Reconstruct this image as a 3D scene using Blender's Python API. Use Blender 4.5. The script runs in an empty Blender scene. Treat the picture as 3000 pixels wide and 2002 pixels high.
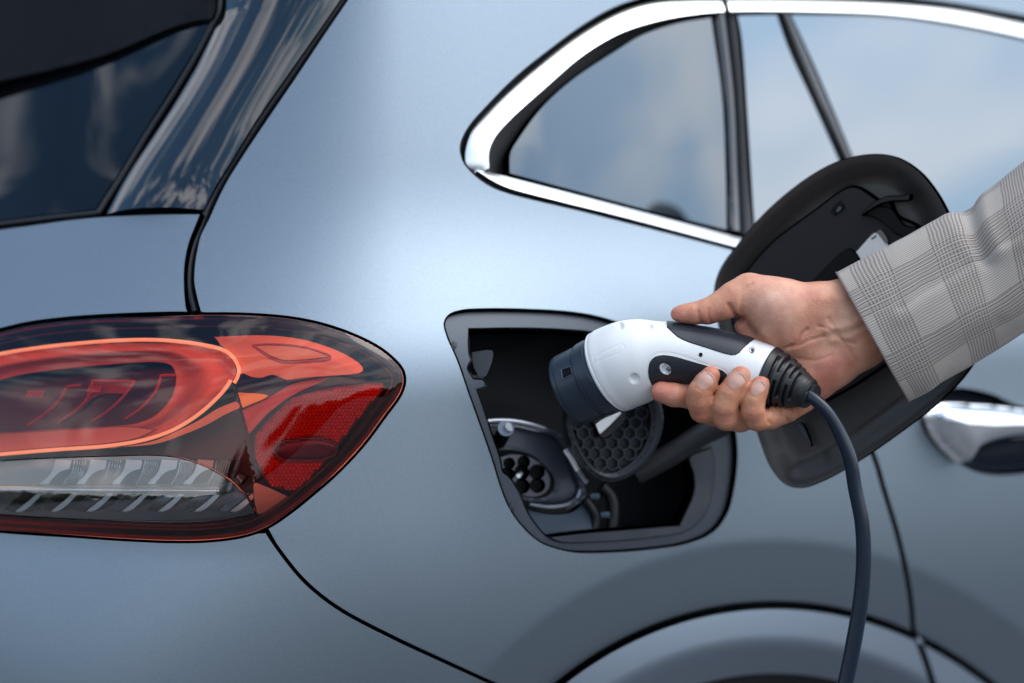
import bpy, math, random, colorsys
import numpy as np
from mathutils import Vector, Matrix
from mathutils.geometry import delaunay_2d_cdt
from mathutils.bvhtree import BVHTree
random.seed(7); rng = np.random.default_rng(7)
SC = bpy.context.scene
COL = SC.collection
# ------------------------------------------------------------------ camera
CZ, PITCH, FOC = 1.12, math.radians(5.0), 70.0
FOCUS = 1.335
cam_d = bpy.data.cameras.new('camera'); cam = bpy.data.objects.new('camera', cam_d); COL.objects.link(cam)
cam.location = (0, 0, CZ); cam.rotation_euler = (math.radians(90) - PITCH, 0, 0)
cam_d.lens = FOC; cam_d.sensor_width = 36; cam_d.clip_start = .02; cam_d.clip_end = 3000
cam_d.dof.use_dof = True; cam_d.dof.focus_distance = FOCUS; cam_d.dof.aperture_fstop = 2.8
SC.camera = cam
# ------------------------------------------------------------------ sky and sun
SUN_EL, SUN_AZ = math.radians(54), math.radians(104)      # azimuth clockwise from +Y: ahead-right = 90 is +X
world = bpy.data.worlds.new('World'); SC.world = world; world.use_nodes = True
wn = world.node_tree; wn.nodes.clear()
def N(nt, t, **kw):
    n = nt.nodes.new(t)
    for k, v in kw.items():
        if k.startswith('i_'):
            n.inputs[k[2:].replace('_', ' ')].default_value = v
        else:
            setattr(n, k, v)
    return n
def L(nt, a, b): nt.links.new(a, b)
sky = N(wn, 'ShaderNodeTexSky', sky_type='NISHITA', sun_disc=False)
sky.sun_elevation = SUN_EL; sky.sun_rotation = SUN_AZ; sky.air_density = 1.3; sky.dust_density = 2.2; sky.ozone_density = 2.2
tc = N(wn, 'ShaderNodeTexCoord')
mp = N(wn, 'ShaderNodeMapping'); mp.inputs['Scale'].default_value = (1, 1, 2.4); L(wn, tc.outputs['Generated'], mp.inputs['Vector'])
n1 = N(wn, 'ShaderNodeTexNoise'); n1.inputs['Scale'].default_value = 5.2; n1.inputs['Detail'].default_value = 7; n1.inputs['Roughness'].default_value = .56; n1.inputs['Distortion'].default_value = .25
L(wn, mp.outputs[0], n1.inputs['Vector'])
cr = N(wn, 'ShaderNodeValToRGB'); cr.color_ramp.elements[0].position = .49; cr.color_ramp.elements[1].position = .64

sep = N(wn, 'ShaderNodeSeparateXYZ'); L(wn, tc.outputs['Generated'], sep.inputs[0])
hz = N(wn, 'ShaderNodeMapRange'); hz.inputs['From Min'].default_value = 0; hz.inputs['From Max'].default_value = .34; hz.inputs['To Min'].default_value = .85; hz.inputs['To Max'].default_value = 0
sdot = N(wn, 'ShaderNodeVectorMath', operation='DOT_PRODUCT'); L(wn, tc.outputs['Generated'], sdot.inputs[0]); sdot.inputs[1].default_value = (math.sin(math.radians(122)), math.cos(math.radians(122)), 0)
sd2 = N(wn, 'ShaderNodeMapRange'); sd2.inputs['From Min'].default_value = -.1; sd2.inputs['From Max'].default_value = 1; sd2.inputs['To Min'].default_value = .26; sd2.inputs['To Max'].default_value = .34; L(wn, sdot.outputs['Value'], sd2.inputs['Value'])
cs1 = N(wn, 'ShaderNodeMath', operation='MULTIPLY_ADD', use_clamp=False); cs0 = N(wn, 'ShaderNodeMath', operation='MAXIMUM'); L(wn, sdot.outputs['Value'], cs0.inputs[0]); cs0.inputs[1].default_value = 0; L(wn, cs0.outputs[0], cs1.inputs[0]); cs1.inputs[1].default_value = .09; L(wn, n1.outputs['Fac'], cs1.inputs[2]); L(wn, cs1.outputs[0], cr.inputs[0])
L(wn, sd2.outputs[0], hz.inputs['From Max']); hz.interpolation_type = 'SMOOTHSTEP'
L(wn, sep.outputs['Z'], hz.inputs['Value'])
mxf = N(wn, 'ShaderNodeMath', operation='MAXIMUM'); L(wn, cr.outputs[0], mxf.inputs[0]); L(wn, hz.outputs[0], mxf.inputs[1])
tint = N(wn, 'ShaderNodeMix', data_type='RGBA', blend_type='MULTIPLY'); tint.inputs['Factor'].default_value = 1
L(wn, sky.outputs[0], tint.inputs[6]); tint.inputs[7].default_value = (.74, 1.0, 1.12, 1)
mxc = N(wn, 'ShaderNodeMix', data_type='RGBA')
L(wn, mxf.outputs[0], mxc.inputs['Factor']); L(wn, tint.outputs[2], mxc.inputs[6]); mxc.inputs[7].default_value = (10.4, 10.5, 11.2, 1)
gdir = N(wn, 'ShaderNodeVectorMath', operation='DOT_PRODUCT'); L(wn, tc.outputs['Generated'], gdir.inputs[0]); GA = math.radians(97); gdir.inputs[1].default_value = (math.sin(GA) * math.cos(SUN_EL), math.cos(GA) * math.cos(SUN_EL), math.sin(SUN_EL))
glow = N(wn, 'ShaderNodeMapRange', interpolation_type='SMOOTHSTEP'); glow.inputs['From Min'].default_value = .60; glow.inputs['From Max'].default_value = 1.0; L(wn, gdir.outputs['Value'], glow.inputs['Value'])
gm_ = N(wn, 'ShaderNodeMix', data_type='RGBA', blend_type='ADD'); L(wn, glow.outputs[0], gm_.inputs['Factor']); L(wn, mxc.outputs[2], gm_.inputs[6]); gm_.inputs[7].default_value = (8.5, 8.0, 8.4, 1)
bg = N(wn, 'ShaderNodeBackground'); bg.inputs['Strength'].default_value = .14
L(wn, gm_.outputs[2], bg.inputs['Color'])
wo = N(wn, 'ShaderNodeOutputWorld'); L(wn, bg.outputs[0], wo.inputs['Surface'])
sun_d = bpy.data.lights.new('sun', 'SUN'); sun_d.energy = .7;  sun_d.angle = math.radians(30); sun_d.color = (1, .95, .88)
sun = bpy.data.objects.new('sun', sun_d); COL.objects.link(sun)
sdir = Vector((math.sin(SUN_AZ) * math.cos(SUN_EL), math.cos(SUN_AZ) * math.cos(SUN_EL), math.sin(SUN_EL)))
sun.rotation_euler = sdir.to_track_quat('Z', 'Y').to_euler(); sun.location = sdir * 5
SC.view_settings.view_transform = 'Standard'; SC.view_settings.look = 'None'; SC.view_settings.gamma = 1
SC.view_settings.exposure = 0.36
SC.cycles.use_denoising = True; SC.cycles.max_bounces = 10; SC.cycles.transparent_max_bounces = 16
SC.cycles.caustics_reflective = False; SC.cycles.caustics_refractive = False
# ------------------------------------------------------------------ view helpers: a photograph pixel (3000 x 2002) and a distance give a point
KP = 36 / 3000 / FOC
FW = np.array([0, math.cos(PITCH), -math.sin(PITCH)]); UP = np.array([0, math.sin(PITCH), math.cos(PITCH)]); RT = np.array([1., 0, 0])
CAM = np.array([0, 0, CZ])
def dirs(p):
    p = np.asarray(p, float).reshape(-1, 2)
    return RT * ((p[:, 0] - 1500) * KP)[:, None] + UP * ((1001 - p[:, 1]) * KP)[:, None] + FW
def pt(px, py, d):
    return CAM + dirs([[px, py]])[0] * d
def pts3(a):
    a = np.asarray(a, float).reshape(-1, 3)
    return CAM + dirs(a[:, :2]) * a[:, 2:3]
def sst(t):
    t = np.clip(t, 0, 1); return t * t * (3 - 2 * t)
# ------------------------------------------------------------------ the car's skin as a depth function y = F(x, z)
_xs = np.linspace(-3, 3, 6001); _sl = -.62 + 1.27 * sst((_xs + .40) / .46)
_bx = np.cumsum(_sl) * (_xs[1] - _xs[0]); _bx -= np.interp(-.19, _xs, _bx)
_zs = np.linspace(-.5, 2.5, 3001)
_ts = .04 + .52 * sst((_zs - .955) / .065) - .32 * sst((_zs - 1.035) / .095) + .25 * sst((_zs - 1.3) / .3) - .42 * sst((.90 - _zs) / .20)
_bz = np.cumsum(_ts) * (_zs[1] - _zs[0]); _bz -= np.interp(.98, _zs, _bz)
_t2 = .15 + .23 * sst((_zs - .875) / .16) + .24 * sst((.872 - _zs) / .02)
_b2 = np.cumsum(_t2) * (_zs[1] - _zs[0]); _b2 -= np.interp(.93, _zs, _b2)
def F(x, z):
    w = 1 - sst((x + .34) / .26)
    return 1.325 + np.interp(x, _xs, _bx) + np.interp(z, _zs, _bz) + w * np.interp(z, _zs, _b2)
AC = (2270., 3142.)
def arch_r(p): return np.sqrt(((p[:, 0] - AC[0]) / .83) ** 2 + (p[:, 1] - AC[1]) ** 2)
_ar = np.array([0, 1000, 1160, 1262, 1366, 1371, 1540, 1552, 5000.]); 
_ao = np.array([.060, .060, 0.040, .002, .011, .018, .002, 0, 0.])
_rr = np.linspace(0, 5000, 5001); _oo = np.interp(_rr, _ar, _ao); _raw = _oo; _k = np.hanning(7); _oo = np.convolve(np.pad(_raw, 3, 'edge'), _k / _k.sum(), 'valid'); _k = np.hanning(61); _o2 = np.convolve(np.pad(_raw, 30, 'edge'), _k / _k.sum(), 'valid'); _oo = np.where((_rr > 1460) | (_rr < 1320), _o2, _oo)
def body(p, off=0.0, arch=True):
    """points of the car's skin seen at pixels p; off = metres further in"""
    p = np.asarray(p, float).reshape(-1, 2); d = dirs(p); y = np.full(len(p), 1.4)
    for _ in range(30):
        t = y / d[:, 1]; P = CAM + d * t[:, None]; y = .35 * y + .65 * F(P[:, 0], P[:, 2])
    if arch: y = y + np.interp(arch_r(p), _rr, _oo)
    y = y + off
    return CAM + d * (y / d[:, 1])[:, None]
def normals(p, fn=body, e=5.0):
    p = np.asarray(p, float).reshape(-1, 2)
    a = fn(p + [e, 0]) - fn(p - [e, 0]); b = fn(p + [0, e]) - fn(p - [0, e])
    n = np.cross(b, a); n /= np.linalg.norm(n, axis=1)[:, None]
    s = np.sign((n * (CAM - fn(p))).sum(1)); return n * s[:, None]
# ------------------------------------------------------------------ outlines in photograph pixels
DS = 3000 / 2350.
def M(x0, y0, s, pts): return [(x0 + x / s, y0 + y / s) for x, y in pts]
def Dp(*pts): return [(x * DS, y * DS) for x, y in pts]
def crv(pts, step=9.0, closed=False):
    P = np.array(pts, float)
    if len(P) == 2 and not closed:
        n = max(2, int(np.hypot(*(P[1] - P[0])) / step)); return P[0] + (P[1] - P[0]) * np.linspace(0, 1, n + 1)[:, None]
    if closed: Q = np.vstack([P[-1], P, P[0], P[1]])
    else: Q = np.vstack([2 * P[0] - P[1], P, 2 * P[-1] - P[-2]])
    out = []
    for i in range(1, len(Q) - 2):
        p0, p1, p2, p3 = Q[i - 1], Q[i], Q[i + 1], Q[i + 2]
        t0 = 0; t1 = t0 + max(1e-3, np.linalg.norm(p1 - p0)) ** .5; t2 = t1 + max(1e-3, np.linalg.norm(p2 - p1)) ** .5; t3 = t2 + max(1e-3, np.linalg.norm(p3 - p2)) ** .5
        n = max(1, int(np.linalg.norm(p2 - p1) / step))
        for t in np.linspace(t1, t2, n, endpoint=False):
            A1 = (t1 - t) / (t1 - t0) * p0 + (t - t0) / (t1 - t0) * p1; A2 = (t2 - t) / (t2 - t1) * p1 + (t - t1) / (t2 - t1) * p2; A3 = (t3 - t) / (t3 - t2) * p2 + (t - t2) / (t3 - t2) * p3
            B1 = (t2 - t) / (t2 - t0) * A1 + (t - t0) / (t2 - t0) * A2; B2 = (t3 - t) / (t3 - t1) * A2 + (t - t1) / (t3 - t1) * A3
            out.append((t2 - t) / (t2 - t1) * B1 + (t - t1) / (t2 - t1) * B2)
    if not closed: out.append(P[-1])
    return np.array(out)
def loop(*cs, step=9.0):
    """closed outline from successive curves; a shared end point is a corner"""
    o = []
    for c in cs:
        c = crv(c, step)
        if o and np.hypot(*(o[-1][-1] - c[0])) < 1: c = c[1:]
        o.append(c)
    o = np.vstack(o)
    if np.hypot(*(o[0] - o[-1])) < 1: o = o[:-1]
    return ccw(o)
def area(o): x, y = o[:, 0], o[:, 1]; return .5 * np.sum(x * np.roll(y, -1) - np.roll(x, -1) * y)
def ccw(o): return o if area(o) > 0 else o[::-1]
def inset(o, e):
    """move a closed outline inwards by e pixels (outline has positive area)"""
    d = np.roll(o, -1, 0) - o; d /= np.maximum(np.linalg.norm(d, axis=1), 1e-6)[:, None]
    n = np.stack([-d[:, 1], d[:, 0]], 1); m = n + np.roll(n, 1, 0); l = (m * m).sum(1) / 2
    return o + m / np.maximum(l, .35)[:, None] * e
def inside(p, o):
    x, y = p[:, 0], p[:, 1]; r = np.zeros(len(p), bool)
    for (x0, y0), (x1, y1) in zip(o, np.roll(o, -1, 0)):
        if y0 == y1: continue
        c = ((y0 > y) != (y1 > y)) & (x < (x1 - x0) * (y - y0) / (y1 - y0) + x0); r ^= c
    return r
def dist(p, o, closed=True):
    p = np.asarray(p, float).reshape(-1, 2); r = np.full(len(p), 1e9); q = np.roll(o, -1, 0) if closed else o[1:]
    for a, b in zip(o if closed else o[:-1], q):
        ab = b - a; t = np.clip(((p - a) @ ab) / max(ab @ ab, 1e-9), 0, 1)
        r = np.minimum(r, np.hypot(*(p - a - t[:, None] * ab).T))
    return r
# ------------------------------------------------------------------ object helpers
def tag(o, label=None, cat=None, group=None, kind=None):
    if label: o['label'] = label
    if cat: o['category'] = cat
    if group: o['group'] = group
    if kind: o['kind'] = kind
    return o
def empty(name, loc, label, cat, group=None):
    o = bpy.data.objects.new(name, None); COL.objects.link(o); o.location = loc; o.empty_display_size = .05
    return tag(o, label, cat, group)
def mesh(name, V, Fc, mat, parent=None, smooth=True, vn=None, label=None, uv=None):
    me = bpy.data.meshes.new(name); me.from_pydata([tuple(v) for v in V], [], [tuple(int(i) for i in f) for f in Fc]); 
    if smooth: me.polygons.foreach_set('use_smooth', [True] * len(me.polygons))
    if uv is not None:
        ul = me.uv_layers.new(name='UVMap'); li = np.zeros(len(me.loops), int); me.loops.foreach_get('vertex_index', li)
        ul.data.foreach_set('uv', np.asarray(uv, float)[li].ravel())
    me.update()
    if vn is not None: me.normals_split_custom_set_from_vertices([tuple(v) for v in vn])
    me.materials.append(mat)
    o = bpy.data.objects.new(name, me); COL.objects.link(o)
    if parent is not None:
        o.parent = parent; wm = Matrix.Identity(4); q = parent
        while q is not None: wm = q.matrix_basis @ (q.matrix_parent_inverse @ wm if False else wm); q = q.parent
        o.matrix_parent_inverse = Matrix.Translation(-world_loc(parent))
    if label: o['label'] = label
    return o
def world_loc(p):
    v = Vector((0, 0, 0))
    while p is not None:
        if p.type == 'EMPTY': v += Vector(p.location); 
        p = p.parent if p.type != 'EMPTY' else None
    return v if v.length else Vector((0, 0, 0))
def attach(o, parent):
    """parts hold world coordinates; cancel the root empty's offset once"""
    o.parent = parent
    o.matrix_parent_inverse = Matrix.Translation(-Vector(parent.location)) if parent.type == 'EMPTY' else Matrix.Identity(4)
def mesh(name, V, Fc, mat, parent=None, smooth=True, vn=None, label=None, uv=None, autos=None):
    me = bpy.data.meshes.new(name); me.from_pydata([tuple(v) for v in V], [], [tuple(int(i) for i in f) for f in Fc])
    if smooth: me.polygons.foreach_set('use_smooth', [True] * len(me.polygons))
    if uv is not None:
        ul = me.uv_layers.new(name='UVMap'); li = np.zeros(len(me.loops), np.int32); me.loops.foreach_get('vertex_index', li)
        ul.data.foreach_set('uv', np.asarray(uv, float)[li].ravel().tolist())
    me.update()
    if vn is not None: me.normals_split_custom_set_from_vertices([tuple(v) for v in vn])
    elif autos: me.set_sharp_from_angle(angle=math.radians(autos))
    me.materials.append(mat)
    o = bpy.data.objects.new(name, me); COL.objects.link(o)
    if parent is not None: attach(o, parent)
    if label: o['label'] = label
    return o
def rmdup(o, m=.8):
    k = [0]
    for i in range(1, len(o)):
        if np.hypot(*(o[i] - o[k[-1]])) > m: k.append(i)
    if np.hypot(*(o[k[-1]] - o[0])) < m: k.pop()
    return o[k]
def triangulate(outline, holes, step):
    lo = outline.min(0); hi = outline.max(0)
    gx, gy = np.meshgrid(np.arange(lo[0], hi[0], step), np.arange(lo[1], hi[1], step * .87)); gx = gx + (np.arange(gy.shape[0]) % 2)[:, None] * step / 2
    g = np.stack([gx.ravel(), gy.ravel()], 1); g += .01 * rng.standard_normal(g.shape)
    g = g[inside(g, outline)]; g = g[dist(g, outline) > step * .55]
    for h in holes: g = g[~inside(g, h)]; g = g[dist(g, h) > step * .55]
    V = [outline]; E = []; b = 0
    for r in [outline] + holes:
        n = len(r); E += [(b + i, b + (i + 1) % n) for i in range(n)]; b += n
    V = np.vstack([outline] + holes + [g])
    res = delaunay_2d_cdt([Vector(v) for v in V], E, [], 0, 1e-5)
    vo = np.array([tuple(v) for v in res[0]]); fo = np.array([f for f in res[2] if len(f) == 3])
    c = vo[fo].mean(1); m = inside(c, outline)
    for h in holes: m &= ~inside(c, h)
    return V, vo, fo[m], res[3]
def panel(name, outline, mat, parent=None, holes=(), off=0.0, step=14, e=4.2, soft=False, bare=False, roll=.0016, skirt=.010, fn=None, smooth_n=True, label=None, ne=5.0):
    """a pressed sheet lying in the car's skin: surface, rolled edge and an inward flange"""
    fn = fn or (lambda p: body(p, off))
    O = rmdup(ccw(np.asarray(outline))); H = [rmdup(ccw(np.asarray(h))) for h in holes]
    rings = [(O, 1)] + [(h, -1) for h in H]
    ins = [rmdup(inset(r, s * e)) if False else inset(r, s * e) for r, s in rings]
    V0, vo, fo, orig = triangulate(ins[0], ins[1:], step)
    P = fn(vo); NN = normals(vo, fn, ne)
    V = [P]; VN = [NN]; Fc = [tuple(f) for f in fo]
    # orient faces towards the viewer's side
    a = P[fo[:, 1]] - P[fo[:, 0]]; b = P[fo[:, 2]] - P[fo[:, 0]]; g = (np.cross(a, b) * NN[fo[:, 0]]).sum(1)
    Fc = [tuple(f) if s > 0 else tuple(f[::-1]) for f, s in zip(fo, g)]
    o2n = {}
    for j, ol in enumerate(orig):
        for q in ol: o2n[q] = j
    base = 0; cnt = len(vo)
    if bare: return mesh(name, P, Fc, mat, parent, vn=NN, label=label)
    for (r, s), ri in zip(rings, ins):
        n = len(r); idx = [o2n.get(base + i) for i in range(n)]; base += n
        out = inset(r, -s * 2.0); nr = normals(r, fn, ne); A = fn(ri); Bp = fn(r); ow = fn(out) - A; ow -= (ow * nr).sum(1)[:, None] * nr; ow /= np.maximum(np.linalg.norm(ow, axis=1), 1e-9)[:, None]
        m1 = fn(ri * .32 + r * .68) - nr * roll * .30
        r2 = Bp - nr * roll; r3 = Bp - nr * (roll + skirt)
        V += [m1, r2, r3]; VN += [nr * .75 + ow * .66, ow * .97 + nr * .2, ow] if not soft else [nr, nr, nr]
        lay = [idx, list(range(cnt, cnt + n)), list(range(cnt + n, cnt + 2 * n)), list(range(cnt + 2 * n, cnt + 3 * n))]; cnt += 3 * n
        for a_, b_ in zip(lay[:-1], lay[1:]):
            for i in range(n):
                k = (i + 1) % n
                f = (a_[i], a_[k], b_[k], b_[i])
                if None in f: continue
                if len(set(f)) < 4: continue
                Fc.append(f if s < 0 else f[::-1])
    V = np.vstack(V); VN = np.vstack(VN); VN /= np.linalg.norm(VN, axis=1)[:, None]
    o = mesh(name, V, Fc, mat, parent, vn=VN if smooth_n else None, label=label)
    return o
def bulge_panel(name, outline, mat, parent, w, h, off=0.0, step=8, thick=.004, label=None, holes=(), fn=None, pw=2.0):
    """a rounded moulding: its height grows from the rim inwards over w pixels to h metres"""
    O = rmdup(ccw(np.asarray(outline))); H = [rmdup(ccw(np.asarray(x))) for x in holes]
    V0, vo, fo, orig = triangulate(O, H, step)
    dd = dist(vo, O)
    for x in H: dd = np.minimum(dd, dist(vo, x))
    t = np.clip(dd / w, 0, 1); hh = h * (1 - (1 - t) ** pw) ** (1 / pw)
    base = (fn or (lambda p: body(p, off)))
    P = base(vo); NN = normals(vo, base); P = P + NN * hh[:, None]
    a = P[fo[:, 1]] - P[fo[:, 0]]; b = P[fo[:, 2]] - P[fo[:, 0]]; g = (np.cross(a, b) * NN[fo[:, 0]]).sum(1)
    Fc = [tuple(f) if s > 0 else tuple(f[::-1]) for f, s in zip(fo, g)]
    o2n = {}
    for j, ol in enumerate(orig):
        for q in ol: o2n[q] = j
    V = [P]; cnt = len(vo); b0 = 0
    for r, s in [(O, 1)] + [(x, -1) for x in H]:
        n = len(r); idx = [o2n.get(b0 + i) for i in range(n)]; b0 += n
        V.append(base(r) - normals(r, base) * thick)
        for i in range(n):
            k = (i + 1) % n; f = (idx[i], idx[k], cnt + k, cnt + i)
            if None in f or len(set(f)) < 4: continue
            Fc.append(f if s < 0 else f[::-1])
        cnt += n
    return mesh(name, np.vstack(V), Fc, mat, parent, label=label)
def ribbon(name, c1, c2, mat, parent, h, off=0.0, nl=160, nc=15, pw=2.4, thick=.008, tilt=0.):
    """a rounded moulding between two outline curves that run the same way"""
    def rs(c, n):
        c = np.asarray(c, float); t = np.r_[0, np.cumsum(np.hypot(*np.diff(c, axis=0).T))]; u = np.linspace(0, t[-1], n); return np.c_[np.interp(u, t, c[:, 0]), np.interp(u, t, c[:, 1])]
    A, B = rs(c1, nl), rs(c2, nl); s = np.linspace(0, 1, nc); s = .5 - .5 * np.cos(math.pi * s)
    g = A[:, None] * (1 - s[None, :, None]) + B[:, None] * s[None, :, None]; gp = g.reshape(-1, 2)
    P = body(gp, off); nn = normals(gp, lambda p: body(p, off)); x = np.abs(2 * s - 1); hh = h * (1 - x ** pw) + tilt * (s - .5)
    P = P + nn * np.tile(hh, nl)[:, None]
    P = P.reshape(nl, nc, 3); nn = nn.reshape(nl, nc, 3); P = np.concatenate([P[:, :1] - nn[:, :1] * thick, P, P[:, -1:] - nn[:, -1:] * thick], 1); nc2 = nc + 2
    P = P.reshape(-1, 3); Fc = [(i * nc2 + j, i * nc2 + j + 1, (i + 1) * nc2 + j + 1, (i + 1) * nc2 + j) for i in range(nl - 1) for j in range(nc2 - 1)]
    Fc = [tuple(range(nc2))[::-1]] + Fc + [tuple((nl - 1) * nc2 + j for j in range(nc2))]
    f = Fc[nl * nc2 // 2]; n = np.cross(P[f[1]] - P[f[0]], P[f[2]] - P[f[0]])
    if n @ (CAM - P[f[0]]) < 0: Fc = [q[::-1] for q in Fc]
    return mesh(name, P, Fc, mat, parent, autos=60)
def tube(name, path, radius, mat, parent=None, seg=16, caps=True, label=None, flat=1.0):
    """a round rod along world points"""
    P = np.asarray(path, float); n = len(P); R = np.broadcast_to(np.asarray(radius, float), (n,))
    T = np.gradient(P, axis=0); T /= np.linalg.norm(T, axis=1)[:, None]
    u = np.cross(T[0], [0, 0, 1.]); 
    if np.linalg.norm(u) < 1e-3: u = np.cross(T[0], [1., 0, 0])
    u /= np.linalg.norm(u); V = []; 
    for i in range(n):
        u = u - (u @ T[i]) * T[i]; u /= np.linalg.norm(u); v = np.cross(T[i], u)
        for k in range(seg):
            a = 2 * math.pi * k / seg; V.append(P[i] + R[i] * (math.cos(a) * u + math.sin(a) * v * flat))
    Fc = [(i * seg + k, i * seg + (k + 1) % seg, (i + 1) * seg + (k + 1) % seg, (i + 1) * seg + k) for i in range(n - 1) for k in range(seg)]
    if caps: Fc += [tuple(range(seg))[::-1], tuple((n - 1) * seg + k for k in range(seg))]
    return mesh(name, V, Fc, mat, parent, label=label, autos=50)
def box(name, c, sx, sy, sz, mat, parent=None, ax=None, bev=.0, label=None):
    c = np.asarray(c, float); ax = np.eye(3) if ax is None else np.asarray(ax)
    b = min(bev, sx * .45, sy * .45, sz * .45)
    V = []; 
    import bmesh
    bm = bmesh.new(); bmesh.ops.create_cube(bm, size=1)
    for v in bm.verts: v.co = Vector((v.co.x * sx, v.co.y * sy, v.co.z * sz))
    if b > 0: bmesh.ops.bevel(bm, geom=list(bm.edges), offset=b, segments=2, affect='EDGES', profile=.5)
    V = [c + ax[0] * v.co.x + ax[1] * v.co.y + ax[2] * v.co.z for v in bm.verts]; bm.verts.index_update()
    Fc = [tuple(v.index for v in f.verts) for f in bm.faces]; bm.free()
    if np.linalg.det(ax) < 0: Fc = [f[::-1] for f in Fc]
    return mesh(name, V, Fc, mat, parent, label=label, autos=35)
# ------------------------------------------------------------------ materials
def principled(name, col, rough=.5, metal=0., **kw):
    m = bpy.data.materials.new(name); m.use_nodes = True; b = m.node_tree.nodes['Principled BSDF']
    b.inputs['Base Color'].default_value = (*col, 1); b.inputs['Roughness'].default_value = rough; b.inputs['Metallic'].default_value = metal
    for k, v in kw.items(): b.inputs[k.replace('_', ' ')].default_value = v
    return m
def add_bump(m, scale, strength, detail=2, dist_=.001, coord='Object', tex='noise'):
    nt = m.node_tree; b = nt.nodes['Principled BSDF']; t = N(nt, 'ShaderNodeTexCoord'); n = N(nt, 'ShaderNodeTexNoise'); n.inputs['Scale'].default_value = scale; n.inputs['Detail'].default_value = detail
    L(nt, t.outputs[coord], n.inputs['Vector']); bp = N(nt, 'ShaderNodeBump'); bp.inputs['Strength'].default_value = strength; bp.inputs['Distance'].default_value = dist_
    L(nt, n.outputs['Fac'], bp.inputs['Height']); L(nt, bp.outputs[0], b.inputs['Normal']); return n
def vary(m, c1, c2, scale, lo=.35, hi=.65, detail=4, sock='Base Color'):
    nt = m.node_tree; b = nt.nodes['Principled BSDF']; t = N(nt, 'ShaderNodeTexCoord'); n = N(nt, 'ShaderNodeTexNoise'); n.inputs['Scale'].default_value = scale; n.inputs['Detail'].default_value = detail
    L(nt, t.outputs['Object'], n.inputs['Vector']); r = N(nt, 'ShaderNodeValToRGB'); r.color_ramp.elements[0].position = lo; r.color_ramp.elements[1].position = hi
    r.color_ramp.elements[0].color = (*c1, 1); r.color_ramp.elements[1].color = (*c2, 1); L(nt, n.outputs['Fac'], r.inputs[0]); L(nt, r.outputs[0], b.inputs[sock]); return n
PAINT = principled('satin_paint', (.42, .455, .50), .50, .92); vary(PAINT, (.238, .292, .338), (.270, .328, .378), 900, .3, .7, 2); add_bump(PAINT, 1600, .10, 1, .0003)
PAINT_D = principled('flap_paint', (.16, .17, .185), .5, .6)
CHROME = principled('chrome', (.93, .95, .96), .32, 1.)
GLOSSB = principled('gloss_black', (.004, .006, .009), .03, 0., IOR=1.85); 
SEAL = principled('rubber_seal', (.010, .012, .016), .55, 0.)
PLAS = principled('grey_plastic', (.035, .042, .055), .55, 0.); add_bump(PLAS, 900, .15, 3, .0004); vary(PLAS, (.03, .037, .05), (.05, .058, .07), 60)
PLAS_D = principled('dark_plastic', (.012, .014, .018), .5, 0.); add_bump(PLAS_D, 900, .12, 3, .0004)
CLAD = principled('arch_cladding', (.36, .43, .51), .46, .9); add_bump(CLAD, 1200, .1, 1, .0003)
def glassmat(name, col, rough, ior, spec=.5):
    m = principled(name, col, rough, 0., IOR=ior); m.node_tree.nodes['Principled BSDF'].inputs['Specular IOR Level'].default_value = spec; m.node_tree.nodes['Principled BSDF'].inputs['Specular Tint'].default_value = (.80, .92, 1, 1); return m
PRIV = glassmat('privacy_glass', (.006, .010, .014), .03, 3.0); PRIV2 = glassmat('quarter_glass', (.006, .012, .018), .03, 2.3)
RGLASS = glassmat('rear_glass', (.004, .005, .007), .02, 1.42)

def glass_body(p, off=0.0):
    """side glass: flat enough below to miss the shoulder's turn"""
    p = np.asarray(p, float).reshape(-1, 2); d = dirs(p); y = np.full(len(p), 1.5)
    for _ in range(30):
        t = y / d[:, 1]; P = CAM + d * t[:, None]; z = P[:, 2]; zz = np.maximum(z, 1.135); w = 1 - sst((P[:, 0] + .34) / .26)
        y = .35 * y + .65 * (1.325 + np.interp(P[:, 0], _xs, _bx) + np.interp(zz, _zs, _bz) + (z - zz) * .235)
    return CAM + d * ((y + off) / d[:, 1])[:, None]
# ================================================================== THE CAR
car = empty('parked_car', (0.25, 2.2, 0), 'satin grey blue electric car with its charging flap open beside the hand', 'car')
Z1 = lambda *p: M(0, 0, 1.742, p)
Z2 = lambda *p: M(0, 850, 1.88, p)
Z3 = lambda *p: M(1250, 850, 1.96, p)
ZT = lambda *p: M(1300, 0, 2350 / 1700, p)
XL, XR, YT, YB = -900, 4200, -700, 2900
lamp_top = Z2((-500, 380), (-250, 290), (0, 230), (150, 195), (350, 168), (600, 150), (900, 143), (1100, 136), (1400, 140), (1650, 165), (1850, 215), (2050, 300), (2150, 370), (2212, 440), (2225, 500), (2205, 570), (2120, 690), (2000, 850), (1850, 1010), (1700, 1140), (1600, 1220), (1480, 1300), (1350, 1350), (1150, 1378), (950, 1382), (700, 1372), (400, 1352), (0, 1325), (-300, 1290), (-500, 1250), (-640, 1100), (-700, 800), (-640, 500))
lamp = ccw(crv(lamp_top, 8, closed=True))
lamp_gap = inset(lamp, -8)
gx = crv(lamp_top, 8, closed=True)
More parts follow.
